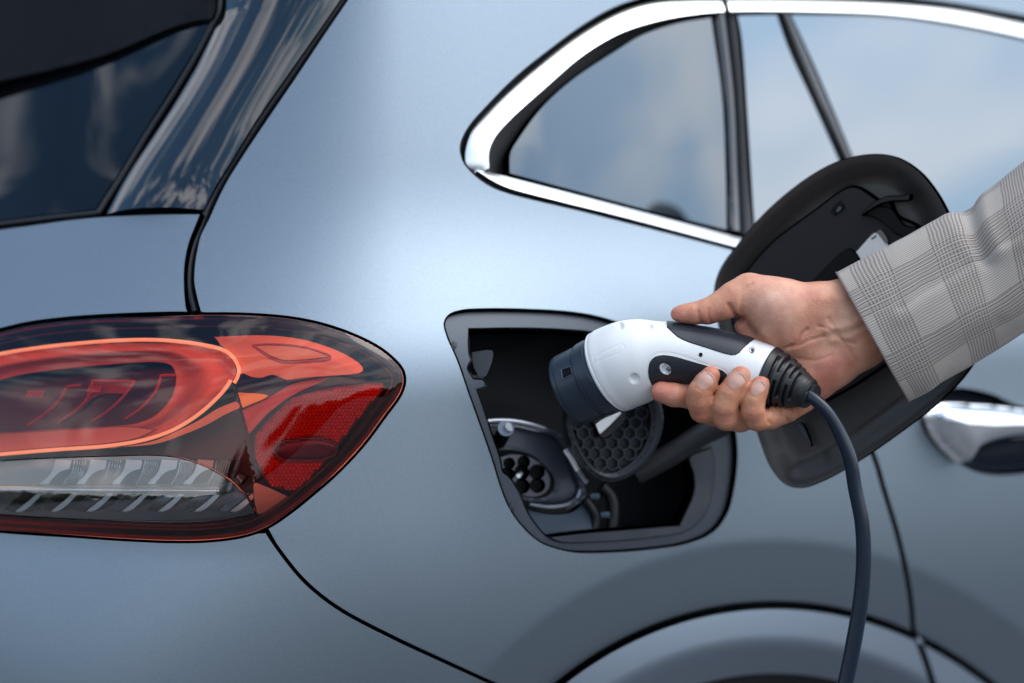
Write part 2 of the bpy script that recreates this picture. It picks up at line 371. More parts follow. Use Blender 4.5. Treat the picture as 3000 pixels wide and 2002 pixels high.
# curve of the gap around the lamp's right end, from the hatch line to the bumper line
def lamp_between(a, b, e):
    q = inset(lamp, -e); ia = np.argmin(np.hypot(*(q - a).T)); ib = np.argmin(np.hypot(*(q - b).T)); n = len(q)
    f = [q[(ia + k) % n] for k in range((ib - ia) % n + 1)]; r = [q[(ia - k) % n] for k in range((ia - ib) % n + 1)]
    return np.array(f if len(f) < len(r) else r)
seam_l = Z1((2700, -1300), (2150, -560), (1742, 40), (1640, 190), (1500, 400), (1350, 620), (1230, 800), (1150, 930), (1100, 1030), (1060, 1120), (1020, 1200), (1000, 1280), (988, 1360), (985, 1440), (1000, 1520), (1012, 1568)) + [(586, 917)]
bump_top_r = Dp((608, 1214), (640, 1262), (700, 1335), (775, 1395), (900, 1462), (1020, 1518), (1130, 1568), (1300, 1640), (1420, 1800), (1500, 2100), (1500, 2300))
door_gap = [(2150, 520)] + Dp((1718, 550), (1760, 640), (1850, 800), (1940, 930), (2000, 1035), (2030, 1130), (2060, 1230), (2082, 1330), (2092, 1400), (2095, 1440), (2118, 1500), (2140, 1568), (2170, 1680), (2190, 1900), (2200, 2250))
hatch_panel = loop(Z1((-900, 1330), (-400, 1235), (0, 1168), (150, 1148), (350, 1120), (540, 1102), (800, 1090), (1030, 1088)),
                   Z1((1030, 1088), (1005, 1150), (970, 1240), (948, 1350), (945, 1440), (950, 1530), (958, 1580)) + [(558, 917)],
                   [(558, 917)] + Z2((900, 127), (600, 138), (350, 156), (150, 182), (0, 217), (-250, 275), (-520, 370)), 
                   [tuple(Z2((-520, 370))[0]), tuple(Z1((-900, 1330))[0])])
lg = lamp_between(np.array([590, 915]), np.array([775, 1548]), 3)
port_o = crv(Z3((105, 190), (130, 147), (200, 121), (350, 112), (600, 116), (800, 128), (950, 150), (1070, 182), (1300, 262), (1500, 370), (1640, 500), (1725, 650), (1765, 800), (1778, 950), (1760, 1130), (1720, 1280), (1640, 1385), (1500, 1448), (1300, 1482), (1000, 1503), (850, 1500), (750, 1480), (650, 1440), (550, 1350), (480, 1250), (430, 1130), (390, 1000), (350, 880), (300, 740), (250, 600), (180, 400), (120, 260)), 7, closed=True)
port_o = ccw(port_o)

def arc(r, t0, t1, n=70):
    t = np.radians(np.linspace(t0, t1, n)); return np.stack([AC[0] + r * .83 * np.cos(t), AC[1] - r * np.sin(t)], 1)
def shift(c, n):
    d = np.gradient(c, axis=0); d /= np.linalg.norm(d, axis=1)[:, None]; return c + np.stack([-d[:, 1], d[:, 0]], 1) * n
def ang_hit(c, r):
    """angle on the wheel arch circle r where curve c crosses it"""
    rr = arch_r(c); k = np.argmax(np.abs(np.diff(np.sign(rr - r))) > 0); p = c[k]; return math.degrees(math.atan2(AC[1] - p[1], (p[0] - AC[0]) / .83)), k
dg = crv(door_gap[1:], 9); bl = crv(bump_top_r, 9)
R1, R2, R3 = 1371, 1361, 1165
tb, kb = ang_hit(bl, R1 + 6); td, kd = ang_hit(dg, R1 + 6)
# window outline (outer rim of the chrome), from the sill's right end round the tip and over the top
sill_c = ZT((2900, 1478), (2350, 1338), (1700, 1162), (1180, 1012), (600, 862), (240, 772), (175, 742), (112, 692), (82, 652), (71, 592), (102, 520), (180, 430), (300, 310), (450, 190), (560, 110), (680, 40), (770, 6), (870, -14), (1100, -26), (1400, -26), (1700, -18), (2000, 8), (2350, 68), (2900, 180))
rim = crv(sill_c, 9)
kt = np.argmin(np.hypot(*(rim - [1393, 440]).T))
k0 = np.argmin(np.hypot(*(rim - dg[0]).T))
W_in = 0
q_out = rmdup(np.vstack([crv(seam_l), lg[1:-1], shift(bl[6:kb], -1.6), arc(R1 + 6, tb - .25, td + .25), shift(dg[:kd], 3)[::-1], rim[k0 + 1:], [(4200, 300), (4200, YT)]]), 2)
quarter = panel('quarter_panel', q_out, PAINT, car, holes=[port_o], step=16)
door = rmdup(np.vstack([shift(dg[:kd], -3), arc(R1 + 6, td - .3, 8, 40), [(3700, YB), (4200, YB)], [rim[0]], rim[1:k0 - 1]]), 2)
Z5 = lambda *p: M(2600, 1080, 1493 / 400, p)
bowlo = ccw(crv(Z5((380, 560), (480, 350), (700, 235), (900, 240), (1150, 300), (1450, 430), (2000, 520), (2500, 700), (2500, 900), (1900, 1080), (1500, 1130), (1200, 1150), (980, 1115), (820, 1040), (640, 930), (480, 760)), 9, closed=True))
panel('rear_door', door, PAINT, car, holes=[bowlo], step=18, e=5)
td2, kd2 = ang_hit(dg, R2); td3, kd3 = ang_hit(dg, R3)
clad = rmdup(np.vstack([arc(R2, 172, td2 + .25), shift(dg[kd2:kd3], 5), arc(R3, td3 + .25, 172)]), 2)
panel('arch_trim', clad, CLAD, car, step=14)
clad2 = rmdup(np.vstack([arc(R2, td2 - .3, 8), arc(R3, 8, td3 - .3), shift(dg[kd2:kd3], -6)[::-1]]), 2)
panel('arch_trim', clad2, CLAD, car, step=14)
panel('tailgate', hatch_panel, PAINT, car, step=14)
# bumper below the lamp
lb = lamp_between(np.array([-330, 1560]), np.array([752, 1556]), 3)
if lb[0, 0] > lb[-1, 0]: lb = lb[::-1]
bump = rmdup(np.vstack([[(-900, YB), (-900, 1500)], lb, shift(bl[1:kb + 4], 1.6), arc(R1 + 5, tb + .3, 172, 30), [(900, YB)]]), 2)
panel('rear_bumper', bump, PAINT, car, step=18)
# dark sheet behind every joint, open at the port
big = np.array([(XL, YT), (XR, YT), (XR, YB), (XL, YB)], float)
bk = loop([(XL, YT), (XR, YT)], [(XR, YT), (XR, YB)], [(XR, YB), (XL, YB)], [(XL, YB), (XL, YT)], step=60)
panel('body_shell', bk, SEAL, car, holes=[inset(port_o, -4), inset(lamp, 3), arc(1345, 8, 172, 60), bowlo], off=.046, step=32, skirt=.03)
panel('wheel_liner', arc(1420, 6, 174, 60), SEAL, car, fn=lambda p: body(p, .13, False), step=60)
# ---------------------------------------------------------------- side glazing
chr_in_up = ZT((175, 686), (174, 620), (198, 560), (258, 490), (400, 360), (550, 230), (700, 140), (850, 90), (1000, 62), (1140, 50), (1500, 50), (1800, 62), (2050, 95), (2350, 155), (2900, 290))
chr_out_up = ZT((2900, 215), (2350, 82), (2100, 28), (1850, 2), (1500, -12), (1140, -14), (870, -2), (745, 36), (625, 96), (500, 178), (330, 318), (200, 438), (122, 528), (98, 600), (96, 652), (112, 684), (140, 704))
chrome_up = loop(chr_in_up, [chr_in_up[-1], chr_out_up[0]], chr_out_up, [chr_out_up[-1], chr_in_up[0]])
chr_lo_t = ZT((175, 688), (500, 772), (800, 850), (1240, 965), (1700, 1085), (2350, 1262), (2900, 1420))
chr_lo_b = ZT((2900, 1470), (2350, 1322), (1700, 1142), (1190, 1010), (700, 880), (450, 818), (250, 764), (185, 734), (130, 698))
chrome_lo = loop(chr_lo_t, [chr_lo_t[-1], chr_lo_b[0]], chr_lo_b, [chr_lo_b[-1], chr_lo_t[0]])
ck = 1300 + 1141 * 1700 / 2350
cu = chrome_up
def clipx(o, x, keep_less):
    out = []
    for a, b in zip(o, np.roll(o, -1, 0)):
        ia = (a[0] < x) == keep_less; ib = (b[0] < x) == keep_less
        if ia: out.append(a)
        if ia != ib: out.append(a + (b - a) * (x - a[0]) / (b[0] - a[0]))
    return np.array(out)
cU = crv(chr_out_up[::-1], 8); cI = crv(chr_in_up, 8)
def part_x(c, x, less): return c[c[:, 0] < x] if less else c[c[:, 0] >= x]
ribbon('chrome_trim', part_x(cU, ck - 2, True), part_x(cI, ck - 2, True), CHROME, car, .0008, off=.003, tilt=.007)
ribbon('chrome_trim', part_x(cU, ck + 2, False), part_x(cI, ck + 2, False), CHROME, car, .0008, off=.003, tilt=.007)
ribbon('chrome_trim', crv(chr_lo_t, 8), crv(chr_lo_b[::-1], 8), CHROME, car, .0005, off=.003, tilt=.007)
win_all = loop(chr_in_up, [chr_in_up[-1], chr_lo_t[-1]], chr_lo_t[::-1])
panel('window_frame', inset(win_all, -8), SEAL, car, off=.040, step=26)
q_glass = loop(ZT((265, 704), (268, 620), (302, 560), (400, 430), (520, 322), (700, 202), (800, 142), (950, 92), (1085, 70)), ZT((1085, 70), (1130, 400), (1144, 700), (1148, 934)), ZT((1148, 934), (800, 846), (265, 704)))
d_glass1 = loop(ZT((1188, 62), (1350, 58)), ZT((1350, 58), (1400, 200), (1500, 420), (1612, 670), (1760, 1000), (1820, 1110)), ZT((1820, 1110), (1500, 1030), (1262, 968)), ZT((1262, 968), (1252, 850), (1230, 500), (1205, 160), (1188, 62)))
d_glass2 = loop(ZT((1402, 58), (1800, 68), (2050, 102), (2350, 162), (2900, 296)), ZT((2900, 296), (2900, 1412)), ZT((2900, 1412), (2350, 1254), (1870, 1124)), ZT((1870, 1124), (1800, 980), (1660, 650), (1500, 270), (1402, 58)))
def qg(p):
    P = glass_body(p, .003); d = dirs(p); x = P[:, 0]; return CAM + d * ((P[:, 1] + .32 * np.maximum(.24 - x, 0) ** 2) / d[:, 1])[:, None]
panel('quarter_window', q_glass, PRIV2, car, fn=qg, step=20, roll=.001, e=2)
panel('door_window', d_glass1, PRIV, car, fn=lambda p: glass_body(p, .003), step=20, roll=.001, e=2)
panel('door_window', d_glass2, PRIV, car, fn=lambda p: glass_body(p, .003), step=20, roll=.001, e=2)
# door pillar mouldings
pil1 = loop(ZT((1098, 56), (1140, 54)), ZT((1140, 54), (1178, 400), (1192, 700), (1204, 946)), ZT((1204, 946), (1156, 934)), ZT((1156, 934), (1150, 700), (1136, 400), (1098, 56)))
pil2 = loop(ZT((1146, 54), (1186, 56)), ZT((1186, 56), (1216, 400), (1234, 700), (1254, 960)), ZT((1254, 960), (1208, 948)), ZT((1208, 948), (1196, 700), (1182, 400), (1146, 54)))
ribbon('window_pillar', crv(ZT((1098, 56), (1136, 400), (1150, 700), (1156, 934)), 8), crv(ZT((1140, 54), (1178, 400), (1192, 700), (1204, 946)), 8), GLOSSB, car, .003, off=.0095)
ribbon('window_pillar', crv(ZT((1146, 54), (1182, 400), (1196, 700), (1208, 948)), 8), crv(ZT((1186, 56), (1216, 400), (1234, 700), (1254, 960)), 8), SEAL, car, .003, off=.0095)
bar = loop(ZT((1354, 54), (1398, 54)), ZT((1398, 54), (1500, 270), (1660, 650), (1800, 980), (1866, 1120)), ZT((1866, 1120), (1822, 1108)), ZT((1822, 1108), (1760, 990), (1610, 660), (1450, 300), (1354, 54)))
ribbon('window_bar', crv(ZT((1354, 54), (1450, 300), (1610, 660), (1760, 990), (1822, 1108)), 8), crv(ZT((1398, 54), (1500, 270), (1660, 650), (1800, 980), (1866, 1120)), 8), GLOSSB, car, .004, off=.0095)
# ---------------------------------------------------------------- rear glazing
trimp = loop(Z1((2650, -1300), (2100, -560), (1728, 10), (1600, 195), (1455, 400), (1300, 625), (1182, 820), (1110, 935), (1044, 1052)), Z1((1044, 1052), (900, 1060), (700, 1069), (546, 1084)),
             Z1((546, 1084), (640, 905), (760, 722), (880, 540), (1005, 330), (1100, 140), (1140, 60), (1150, -60), (1190, -300), (1500, -1300)), Z1((1500, -1300), (2650, -1300)))
ribbon('rear_pillar_trim', crv(Z1((540, 1096), (640, 905), (760, 722), (880, 540), (1005, 330), (1100, 140), (1140, 60), (1150, -60), (1190, -300), (1500, -1300)), 6), crv(Z1((1036, 1072), (1110, 935), (1182, 820), (1300, 625), (1455, 400), (1600, 195), (1728, 10), (2100, -560), (2250, -780), (2650, -1300)), 6), GLOSSB, car, .007, off=.003, nl=260, nc=41, pw=2.2)
rgl = loop(Z1((-900, 1290), (-400, 1192), (0, 1130), (150, 1110), (300, 1093), (488, 1072)), Z1((488, 1072), (620, 868), (740, 670), (860, 478), (960, 320), (1060, 145), (1095, 60), (1105, -60), (1145, -300), (1440, -1300)), Z1((1440, -1300), (-900, -1300)), Z1((-900, -1300), (-900, 1290)))
def rgf(p):
    p = np.asarray(p, float).reshape(-1, 2); P = body(p, .004); d = dirs(p); s = ((p[:, 0] - 640) * .86 + (p[:, 1] - 0) * .5) * KP * 1.4
    return CAM + d * ((P[:, 1] + 1.1 * s * s) / d[:, 1])[:, None]
panel('rear_window', rgl, RGLASS, car, fn=rgf, step=24, e=2, roll=.001)
mold = crv(Z1((-900, 1308), (-400, 1210), (0, 1146), (150, 1127), (300, 1109), (500, 1088)), 9)
tube('window_seal', body(mold, .004), .0020, SEAL, car, seg=10)
mold2 = crv(Z1((500, 1090), (632, 885), (750, 690), (870, 505), (982, 322), (1080, 138), (1118, 60), (1128, -60), (1170, -300), (1470, -1300)), 9)
tube('window_seal', body(mold2, .004), .0022, SEAL, car, seg=10)
seal3 = crv(Z1((2690, -1300), (2130, -560), (1738, 22), (1622, 190), (1480, 400), (1328, 620), (1208, 805), (1132, 928), (1068, 1050), (1040, 1120), (1005, 1210), (980, 1290), (968, 1370), (965, 1440), (975, 1520), (990, 1570)) + [(572, 917)], 9)
tube('tailgate_seal', body(seal3, .009), .0028, SEAL, car, seg=10)
# ground
gm = principled('asphalt', (.16, .165, .17), .9); vary(gm, (.075, .078, .08), (.12, .12, .125), 3, .3, .7, 8)
bpy_ground = mesh('ground', [(-600, -600, 0), (600, -600, 0), (600, 600, 0), (-600, 600, 0)], [(0, 1, 2, 3)], gm); tag(bpy_ground, kind='structure')

# far trees round the open ground behind the viewer (they show in the glass and the lamp)
def treeline():
    V, Fc = [], []; r_ = random.Random(3); tz = lambda a: 5.5 + 2.2 * math.sin(a * 5) + 1.6 * math.sin(a * 13 + 1)
    for i in range(2600):
        a = math.radians(r_.uniform(60, 330)); R = 95 + r_.uniform(-6, 10); h = tz(a) * (1 if r_.random() < .8 else 1.25); z = r_.uniform(0, h) ; x, y = R * math.sin(a), R * math.cos(a); s = r_.uniform(.9, 2.2)
        b = len(V)
        for k in range(5): an = k * 1.257 + r_.random(); V.append((x + s * math.cos(an) * math.cos(a), y - s * math.cos(an) * math.sin(a), z + s * math.sin(an)))
        V.append((x * .985, y * .985, z + .4)); Fc += [(b + k, b + (k + 1) % 5, b + 5) for k in range(5)]
    o = mesh('treeline', V, Fc, principled('foliage', (.035, .05, .025), .8)); tag(o, 'far dark belt of trees around the open ground, mirrored in the car', None, None, 'stuff')
treeline()
# ---------------------------------------------------------------- spoiler over the rear window
spo = loop(Z1((-900, 585), (-400, 492), (0, 412), (250, 358), (550, 275), (800, 172), (900, 133), (1010, 104), (1078, 97)), Z1((1078, 97), (1094, 62), (1104, -60), (1130, -300), (1400, -1300)), Z1((1400, -1300), (-900, -1300)), Z1((-900, -1300), (-900, 585)))
SPO = principled('spoiler_plastic', (.004, .004, .005), .55, 0., Specular_IOR_Level=.12)
bulge_panel('spoiler', spo, SPO, car, 14, .0015, off=-.003, step=26, thick=.004)
# ---------------------------------------------------------------- TAIL LAMP
def lens_mat(name, tint, ior, refl=1.0):
    m = bpy.data.materials.new(name); m.use_nodes = True; nt = m.node_tree; nt.nodes.clear()
    o = N(nt, 'ShaderNodeOutputMaterial'); mx = N(nt, 'ShaderNodeMixShader'); t = N(nt, 'ShaderNodeBsdfTransparent'); t.inputs[0].default_value = (*tint, 1)
    g = N(nt, 'ShaderNodeBsdfGlossy'); g.inputs['Roughness'].default_value = .012; g.inputs['Color'].default_value = (1, 1, 1, 1)
    f = N(nt, 'ShaderNodeFresnel'); f.inputs['IOR'].default_value = ior
    L(nt, f.outputs[0], mx.inputs[0]); L(nt, t.outputs[0], mx.inputs[1]); L(nt, g.outputs[0], mx.inputs[2]); L(nt, mx.outputs[0], o.inputs['Surface']); return m
LENS_R = lens_mat('red_lens', (1.0, .45, .35), 1.5); LENS_C = lens_mat('clear_lens', (.98, .99, 1.0), 2.05)
crease = crv(Z2((1180, 120), (1215, 320), (1290, 520), (1340, 720), (1370, 880), (1400, 1050), (1412, 1230), (1420, 1400)), 10)
def lens_off(p):
    p = np.asarray(p, float); cx = np.interp(p[:, 1], crease[:, 1], crease[:, 0]); d = p[:, 0] - cx
    dl = dist(p, lamp); fade = sst(dl / 130)
    return .0005 - .0085 * fade * np.where(d > 0, np.exp(-np.maximum(d, 0) / 190), np.exp(np.minimum(d, 0) / 420)) + .0015 * (1 - np.clip(dl / 30, 0, 1)) ** 2
lens_fn = lambda p: body(p, 0, False) + (dirs(p) / dirs(p)[:, 1:2]) * (np.asarray(lens_off(p))[:, None] - .001)
def inner(off): return lambda p: lens_fn(p) + (dirs(p) / dirs(p)[:, 1:2]) * (off + .001)
clear_o = loop(Z2((-560, 1010), (-300, 975), (0, 942), (300, 925), (600, 915), (850, 911), (1000, 928), (1150, 982), (1280, 1062), (1360, 1150), (1408, 1232)), Z2((1408, 1232), (1250, 1264), (1050, 1282), (700, 1276), (400, 1262), (0, 1238), (-300, 1210), (-560, 1160)), Z2((-560, 1160), (-600, 1080), (-560, 1010)))
tl = lamp
lens_r = panel('red_lens', inset(tl, 0), LENS_R, car, holes=[clear_o], step=9, e=1.6, roll=.0012, skirt=.006, fn=lens_fn, ne=3)
tail = tag(bpy.data.objects.new('tail_lamp', None)); COL.objects.link(tail); attach(tail, car); tail.location = (0, 0, 0)
lens_r.name = 'red_lens'; attach(lens_r, tail); lens_r.matrix_parent_inverse = Matrix.Identity(4); tail.matrix_parent_inverse = Matrix.Translation(-Vector(car.location))
def tl_attach(o): o.parent = tail; o.matrix_parent_inverse = Matrix.Identity(4); return o
def lp(name, outline, mat, off, step=10, **kw): return tl_attach(panel(name, outline, mat, None, step=step, fn=inner(off), e=1.6, roll=.001, **{'skirt': .003, 'soft': True, **kw}))
tl_attach(panel('clear_lens', inset(clear_o, 0.5), LENS_C, None, step=10, e=1.2, roll=.0006, skirt=.006, fn=lens_fn, ne=3))
H_DARK = principled('lamp_housing', (.10, .02, .06), .35, 0.)
H_RED = principled('lamp_red', (.75, .10, .09), .35, .1); H_SAL = principled('lamp_salmon', (1.0, .62, .45), .3, .3, )
H_OR = principled('lamp_orange', (1.0, .55, .35), .32, .1); H_PINK = principled('lamp_pink', (1.0, .42, .36), .4, 0.)
H_GREY = principled('lamp_grey', (.26, .29, .34), .25, .5); H_WHITE = principled('lamp_vane', (.95, .96, .97), .3, .05); H_CHR = principled('lamp_chrome', (.80, .84, .88), .10, 1.)
LG_GLOW = principled('light_guide', (1, .85, .65), .22, 0., Emission_Color=(1, .62, .38, 1), Emission_Strength=.6)  # weak emission put in for light caught inside the plastic
lp('lamp_housing', inset(tl, 1), H_DARK, .050, 16, skirt=.02)
lp('lamp_rim', inset(tl, 3), principled('rim_red', (.34, .03, .045), .3), .0065, 8, holes=[inset(tl, 15)], skirt=.03)
lp('bezel_line', inset(tl, 30), principled('lamp_maroon', (.17, .02, .04), .3, .3), .014, 8, holes=[inset(tl, 38)], skirt=.01)
ring_o = Z2((-560, 520), (-400, 440), (0, 350), (200, 318), (400, 296), (650, 277), (850, 275), (1000, 284), (1110, 300), (1212, 322), (1290, 400), (1300, 470), (1272, 510), (1200, 592), (1080, 700), (950, 778), (800, 828), (600, 862), (300, 884), (0, 912), (-400, 950), (-540, 860), (-600, 700))
inn_o = Z2((-260, 640), (-100, 530), (20, 492), (150, 462), (400, 430), (700, 405), (880, 400), (945, 420), (968, 480), (955, 560), (915, 630), (850, 692), (760, 730), (650, 745), (400, 760), (0, 785), (-200, 790))
ring_c = crv(ring_o, 8, closed=True); inn_c = ccw(crv(inn_o, 8, closed=True))
def bowl(p):   # reflector band, dished between the two rings
    p = np.asarray(p, float).reshape(-1, 2); a = dist(p, ring_c); b = dist(p, inn_c); t = a / (a + b + 1e-6)
    o = .012 + .018 * t + .004 * np.sin(t * 9.5)
    return lens_fn(p) + (dirs(p) / dirs(p)[:, 1:2]) * (o[:, None] + .001)
tl_attach(panel('reflector_band', ccw(ring_c), H_PINK, None, holes=[inn_c], step=8, e=1.2, roll=.001, skirt=.01, fn=bowl, ne=3))
mid = crv(Z2((870, 300), (1010, 350), (1100, 420), (1140, 500), (1120, 600), (1050, 690), (960, 740)), 6); tl_attach(tube('reflector_rib', body(mid, .017, False), .0011, H_RED, None, 8))
for o_, r_, c_, m_ in ((.009, .0013, Z2((-560, 500), (-400, 440), (0, 352), (200, 320), (400, 297), (650, 278), (850, 275), (1000, 285), (1110, 301), (1212, 324), (1262, 350), (1300, 395), (1316, 440), (1308, 480), (1290, 512)), LG_GLOW),
                       (.009, .0013, Z2((1272, 496), (1240, 545), (1180, 610), (1080, 695), (950, 772), (800, 824), (600, 858), (300, 880), (0, 905), (-400, 940)), LG_GLOW)):
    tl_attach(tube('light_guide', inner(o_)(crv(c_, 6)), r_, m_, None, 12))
sal = loop(Z2((1300, 610), (1200, 650), (1100, 712), (980, 772), (840, 830), (600, 872)), Z2((600, 872), (860, 850), (1010, 800), (1140, 745), (1240, 690), (1322, 652)), Z2((1322, 652), (1322, 630), (1300, 610)))
lp('salmon_strip', sal, H_SAL, .013, 7)
lpink = loop(Z2((-500, 830), (0, 792), (400, 768), (700, 752), (860, 770)), Z2((860, 770), (760, 815), (600, 845), (300, 868), (0, 893), (-500, 935)), Z2((-500, 935), (-500, 830)))
lp('lower_band', lpink, principled('lamp_rose', (.95, .50, .48), .3, .3), .016, 8)
op = loop(Z2((1175, 256), (1400, 247), (1560, 254), (1700, 278), (1850, 328), (1950, 380), (2000, 425), (2002, 448), (1975, 462), (1850, 474), (1700, 484), (1580, 500)), Z2((1580, 500), (1500, 470), (1440, 486), (1380, 480), (1340, 462), (1318, 470)), Z2((1318, 470), (1318, 430), (1290, 370), (1240, 330), (1175, 256)))
lp('signal_panel', op, H_OR, .012, 8)
op2 = loop(Z2((1398, 306), (1500, 303), (1650, 315), (1750, 340), (1812, 370)), Z2((1812, 370), (1690, 384), (1560, 388), (1500, 368), (1398, 306)))
lp('signal_panel_inset', op2, principled('lamp_orange_deep', (1.0, .66, .40), .4, .1), .0105, 8, skirt=.0012)
tl_attach(tube('signal_panel_rib', inner(.0112)(crv(Z2((1390, 303), (1500, 299), (1655, 311), (1755, 337), (1822, 366), (1818, 378), (1690, 392), (1555, 395), (1495, 374), (1390, 303)), 5)), .0007, H_RED, None, 8))
wing = loop(Z2((1330, 660), (1480, 590), (1600, 520), (1720, 490), (1850, 478)), Z2((1850, 478), (1700, 540), (1600, 590), (1480, 680), (1370, 800)), Z2((1370, 800), (1330, 660)))
lp('bezel_wing', wing, H_RED, .020, 8)
orp = loop(Z2((1306, 560), (1480, 582), (1335, 655)), Z2((1335, 655), (1306, 560)))
lp('amber_prism', orp, principled('amber', (1., .62, .05), .2, .3), .016, 8)
# blades and small optics inside the dark bowl
ZI = lambda *p: M(0, 900, 2350 / 700, p)
BL = principled('bowl_red', (.85, .09, .10), .3, .1)
for a_ in (((270, 1165), (480, 1020), (600, 890), (660, 780)), ((565, 1140), (750, 1010), (870, 880), (910, 730)), ((905, 1125), (1100, 990), (1240, 850), (1330, 730)), ((1230, 1100), (1400, 980), (1540, 810), (1585, 670)), ((905, 725), (1100, 728), (1330, 728)), ((1585, 672), (1720, 668)), ((660, 778), (800, 765))):
    tl_attach(tube('bowl_blade', inner(.026)(crv(ZI(*a_), 6)), .0009, BL, None, 6))
lp('bowl_plate', loop(ZI((905, 728), (1325, 728)), ZI((1325, 728), (1280, 800), (1235, 858)), ZI((1235, 858), (1080, 856), (980, 870), (900, 920), (820, 1000), (700, 1080), (590, 1135)), ZI((590, 1135), (700, 1050), (800, 960), (870, 880), (905, 728))), principled('plate_red', (.45, .05, .06), .35, .1), .029, 8, skirt=.002)
for (x0, y0, nx_, ny_) in ((285, 835, 5, 2), (885, 790, 4, 2)):
    for i_ in range(nx_):
        for j_ in range(ny_):
            c_ = ZI((x0 + i_ * 34 - j_ * 12, y0 + j_ * 34))[0]; tl_attach(box('bowl_optic', inner(.024)([c_])[0], .0018, .0015, .0022, BL, None))
# honeycomb reflector
refo = crv(Z2((1395, 830), (1425, 770), (1500, 690), (1600, 600), (1660, 575), (1780, 545), (2000, 515), (2110, 512), (2122, 535), (2050, 622), (1950, 750), (1830, 900), (1700, 1060), (1640, 1128), (1580, 1108), (1490, 1078), (1430, 1000), (1398, 900)), 8, closed=True)
def hexfield(outline, pitch, fn, h, name, mat, rim=.0):
    o = ccw(outline); lo, hi = o.min(0), o.max(0); C = []
    for j, y in enumerate(np.arange(lo[1], hi[1], pitch * .87)):
        for x in np.arange(lo[0] + (j % 2) * pitch / 2, hi[0], pitch): C.append((x, y))
    C = np.array(C); C = C[inside(C, o)]; C = C[dist(C, o) > pitch * .5]
    ang = np.radians(np.arange(6) * 60 + 30); r = pitch / 1.732 * .98; V = []; Fc = []
    P0 = fn(C); nn = normals(C, fn)
    ring = [fn(C + np.array([math.cos(a), math.sin(a)]) * r) for a in ang]
    for i in range(len(C)):
        b = len(V); V.append(P0[i] - nn[i] * h); V += [q[i] for q in ring]
        for k in range(6): Fc.append((b, b + 1 + (k + 1) % 6, b + 1 + k))
    return mesh(name, V, Fc, mat, None, smooth=False)
REFL = principled('reflector_red', (.95, .10, .05), .12, .65)
lp('reflector_base', refo, principled('reflector_dark', (.25, .012, .012), .4, .2), .0215, 10)
hx = tl_attach(hexfield(refo, 11.5, inner(.0150), .0032, 'hex_reflector', REFL)); hx['kind'] = 'stuff'
tl_attach(bulge_panel('reflector_boss', crv(Z2((1510, 890), (1540, 840), (1640, 815), (1780, 815), (1862, 850), (1850, 905), (1780, 935), (1640, 940), (1540, 930)), 5, closed=True), principled('boss', (.12, .03, .10), .25, .4), None, 22, .0025, fn=inner(.0125)))
dk = loop(Z2((2090, 600), (2120, 585), (2165, 590), (2168, 612), (2090, 730), (1990, 870), (1860, 1010), (1720, 1120), (1640, 1160)), Z2((1640, 1160), (1720, 1080), (1840, 930), (1960, 770), (2090, 600)))
lp('dark_bezel', dk, principled('lamp_black', (.02, .004, .006), .2, .2), .012, 8)
# lower clear chamber: dark tray, curved vanes, toothed light bar
ZL = lambda *p: M(0, 1280, 2350 / 850, p)
lp('chamber_tray', inset(clear_o, -3), H_GREY, .046, 14, skirt=.004)
def S(i): return i * 287.0
GV = principled('grooved_vane', (.30, .33, .38), .25, .7)
for i in range(-2, 5):
    s = S(i) + (0 if i < 2 else (i - 1) * 6); sc = 1.0
    def q(*pts_): return ZL(*[(x + s, y) for x, y in pts_])
    top = 240 if i > 2 else 190
    w = loop(q((690, 605), (800, 520), (880, 455), (930, 455)), q((930, 455), (850, 540), (775, 600), (740, 612), (690, 605)))
    lp('vane', w, H_WHITE, .018, 7, skirt=.012)
    gl = [(595, 592), (660, 520), (740, 455)]; gr = [(878, 455), (790, 525), (680, 608)]
    lp('grooved_vane', loop(q(*gl), q(gl[-1], gr[0]), q(*gr), q(gr[-1], gl[0])), GV, .0200, 7, skirt=.010)
    for k in range(1, 6):
        f = k / 6; a = [(gl[j][0] * (1 - f) + gr[2 - j][0] * f, gl[j][1] * (1 - f) + gr[2 - j][1] * f) for j in range(3)]
        tl_attach(tube('groove_rib', inner(.0192)(crv(q(*a), 8)), .0005, H_CHR, None, 5))
    if i < 4:
        # upper half: pale scoop, dark leaf, grooved fan
        up = loop(q((870, 388), (960, 310), (1060, 262), (1150, 240)), q((1150, 240), (1190, 205), (1010, 182)), q((1010, 182), (980, 270), (870, 388))) if i < 3 else None
        if i < 3: lp('vane', loop(q((880, 388), (985, 290), (1020, 180)), q((1020, 180), (1160, 186)), q((1160, 186), (1142, 262)), q((1142, 262), (1060, 290), (1000, 345), (972, 388)), q((972, 388), (880, 388))), H_WHITE, .020, 7, skirt=.012)
        gl2 = [(1090, 390), (1145, 290), (1165, 190)]; gr2 = [(1292, 190), (1265, 290), (1200, 390)]
        if i == 3: gl2 = [(1000, 390), (1035, 330), (1060, 290)]; gr2 = [(1130, 330), (1100, 360), (1080, 390)]
        lp('grooved_vane', loop(q(*gl2), q(gl2[-1], gr2[0]), q(*gr2), q(gr2[-1], gl2[0])), GV, .0205, 7, skirt=.010)
        for k in range(1, 6):
            f = k / 6; a = [(gl2[j][0] * (1 - f) + gr2[2 - j][0] * f, gl2[j][1] * (1 - f) + gr2[2 - j][1] * f) for j in range(3)]
            tl_attach(tube('groove_rib', inner(.0197)(crv(q(*a), 8)), .0005, H_CHR, None, 5))
V = []; Fc = []
xs = np.arange(-1300, 1780, 21)
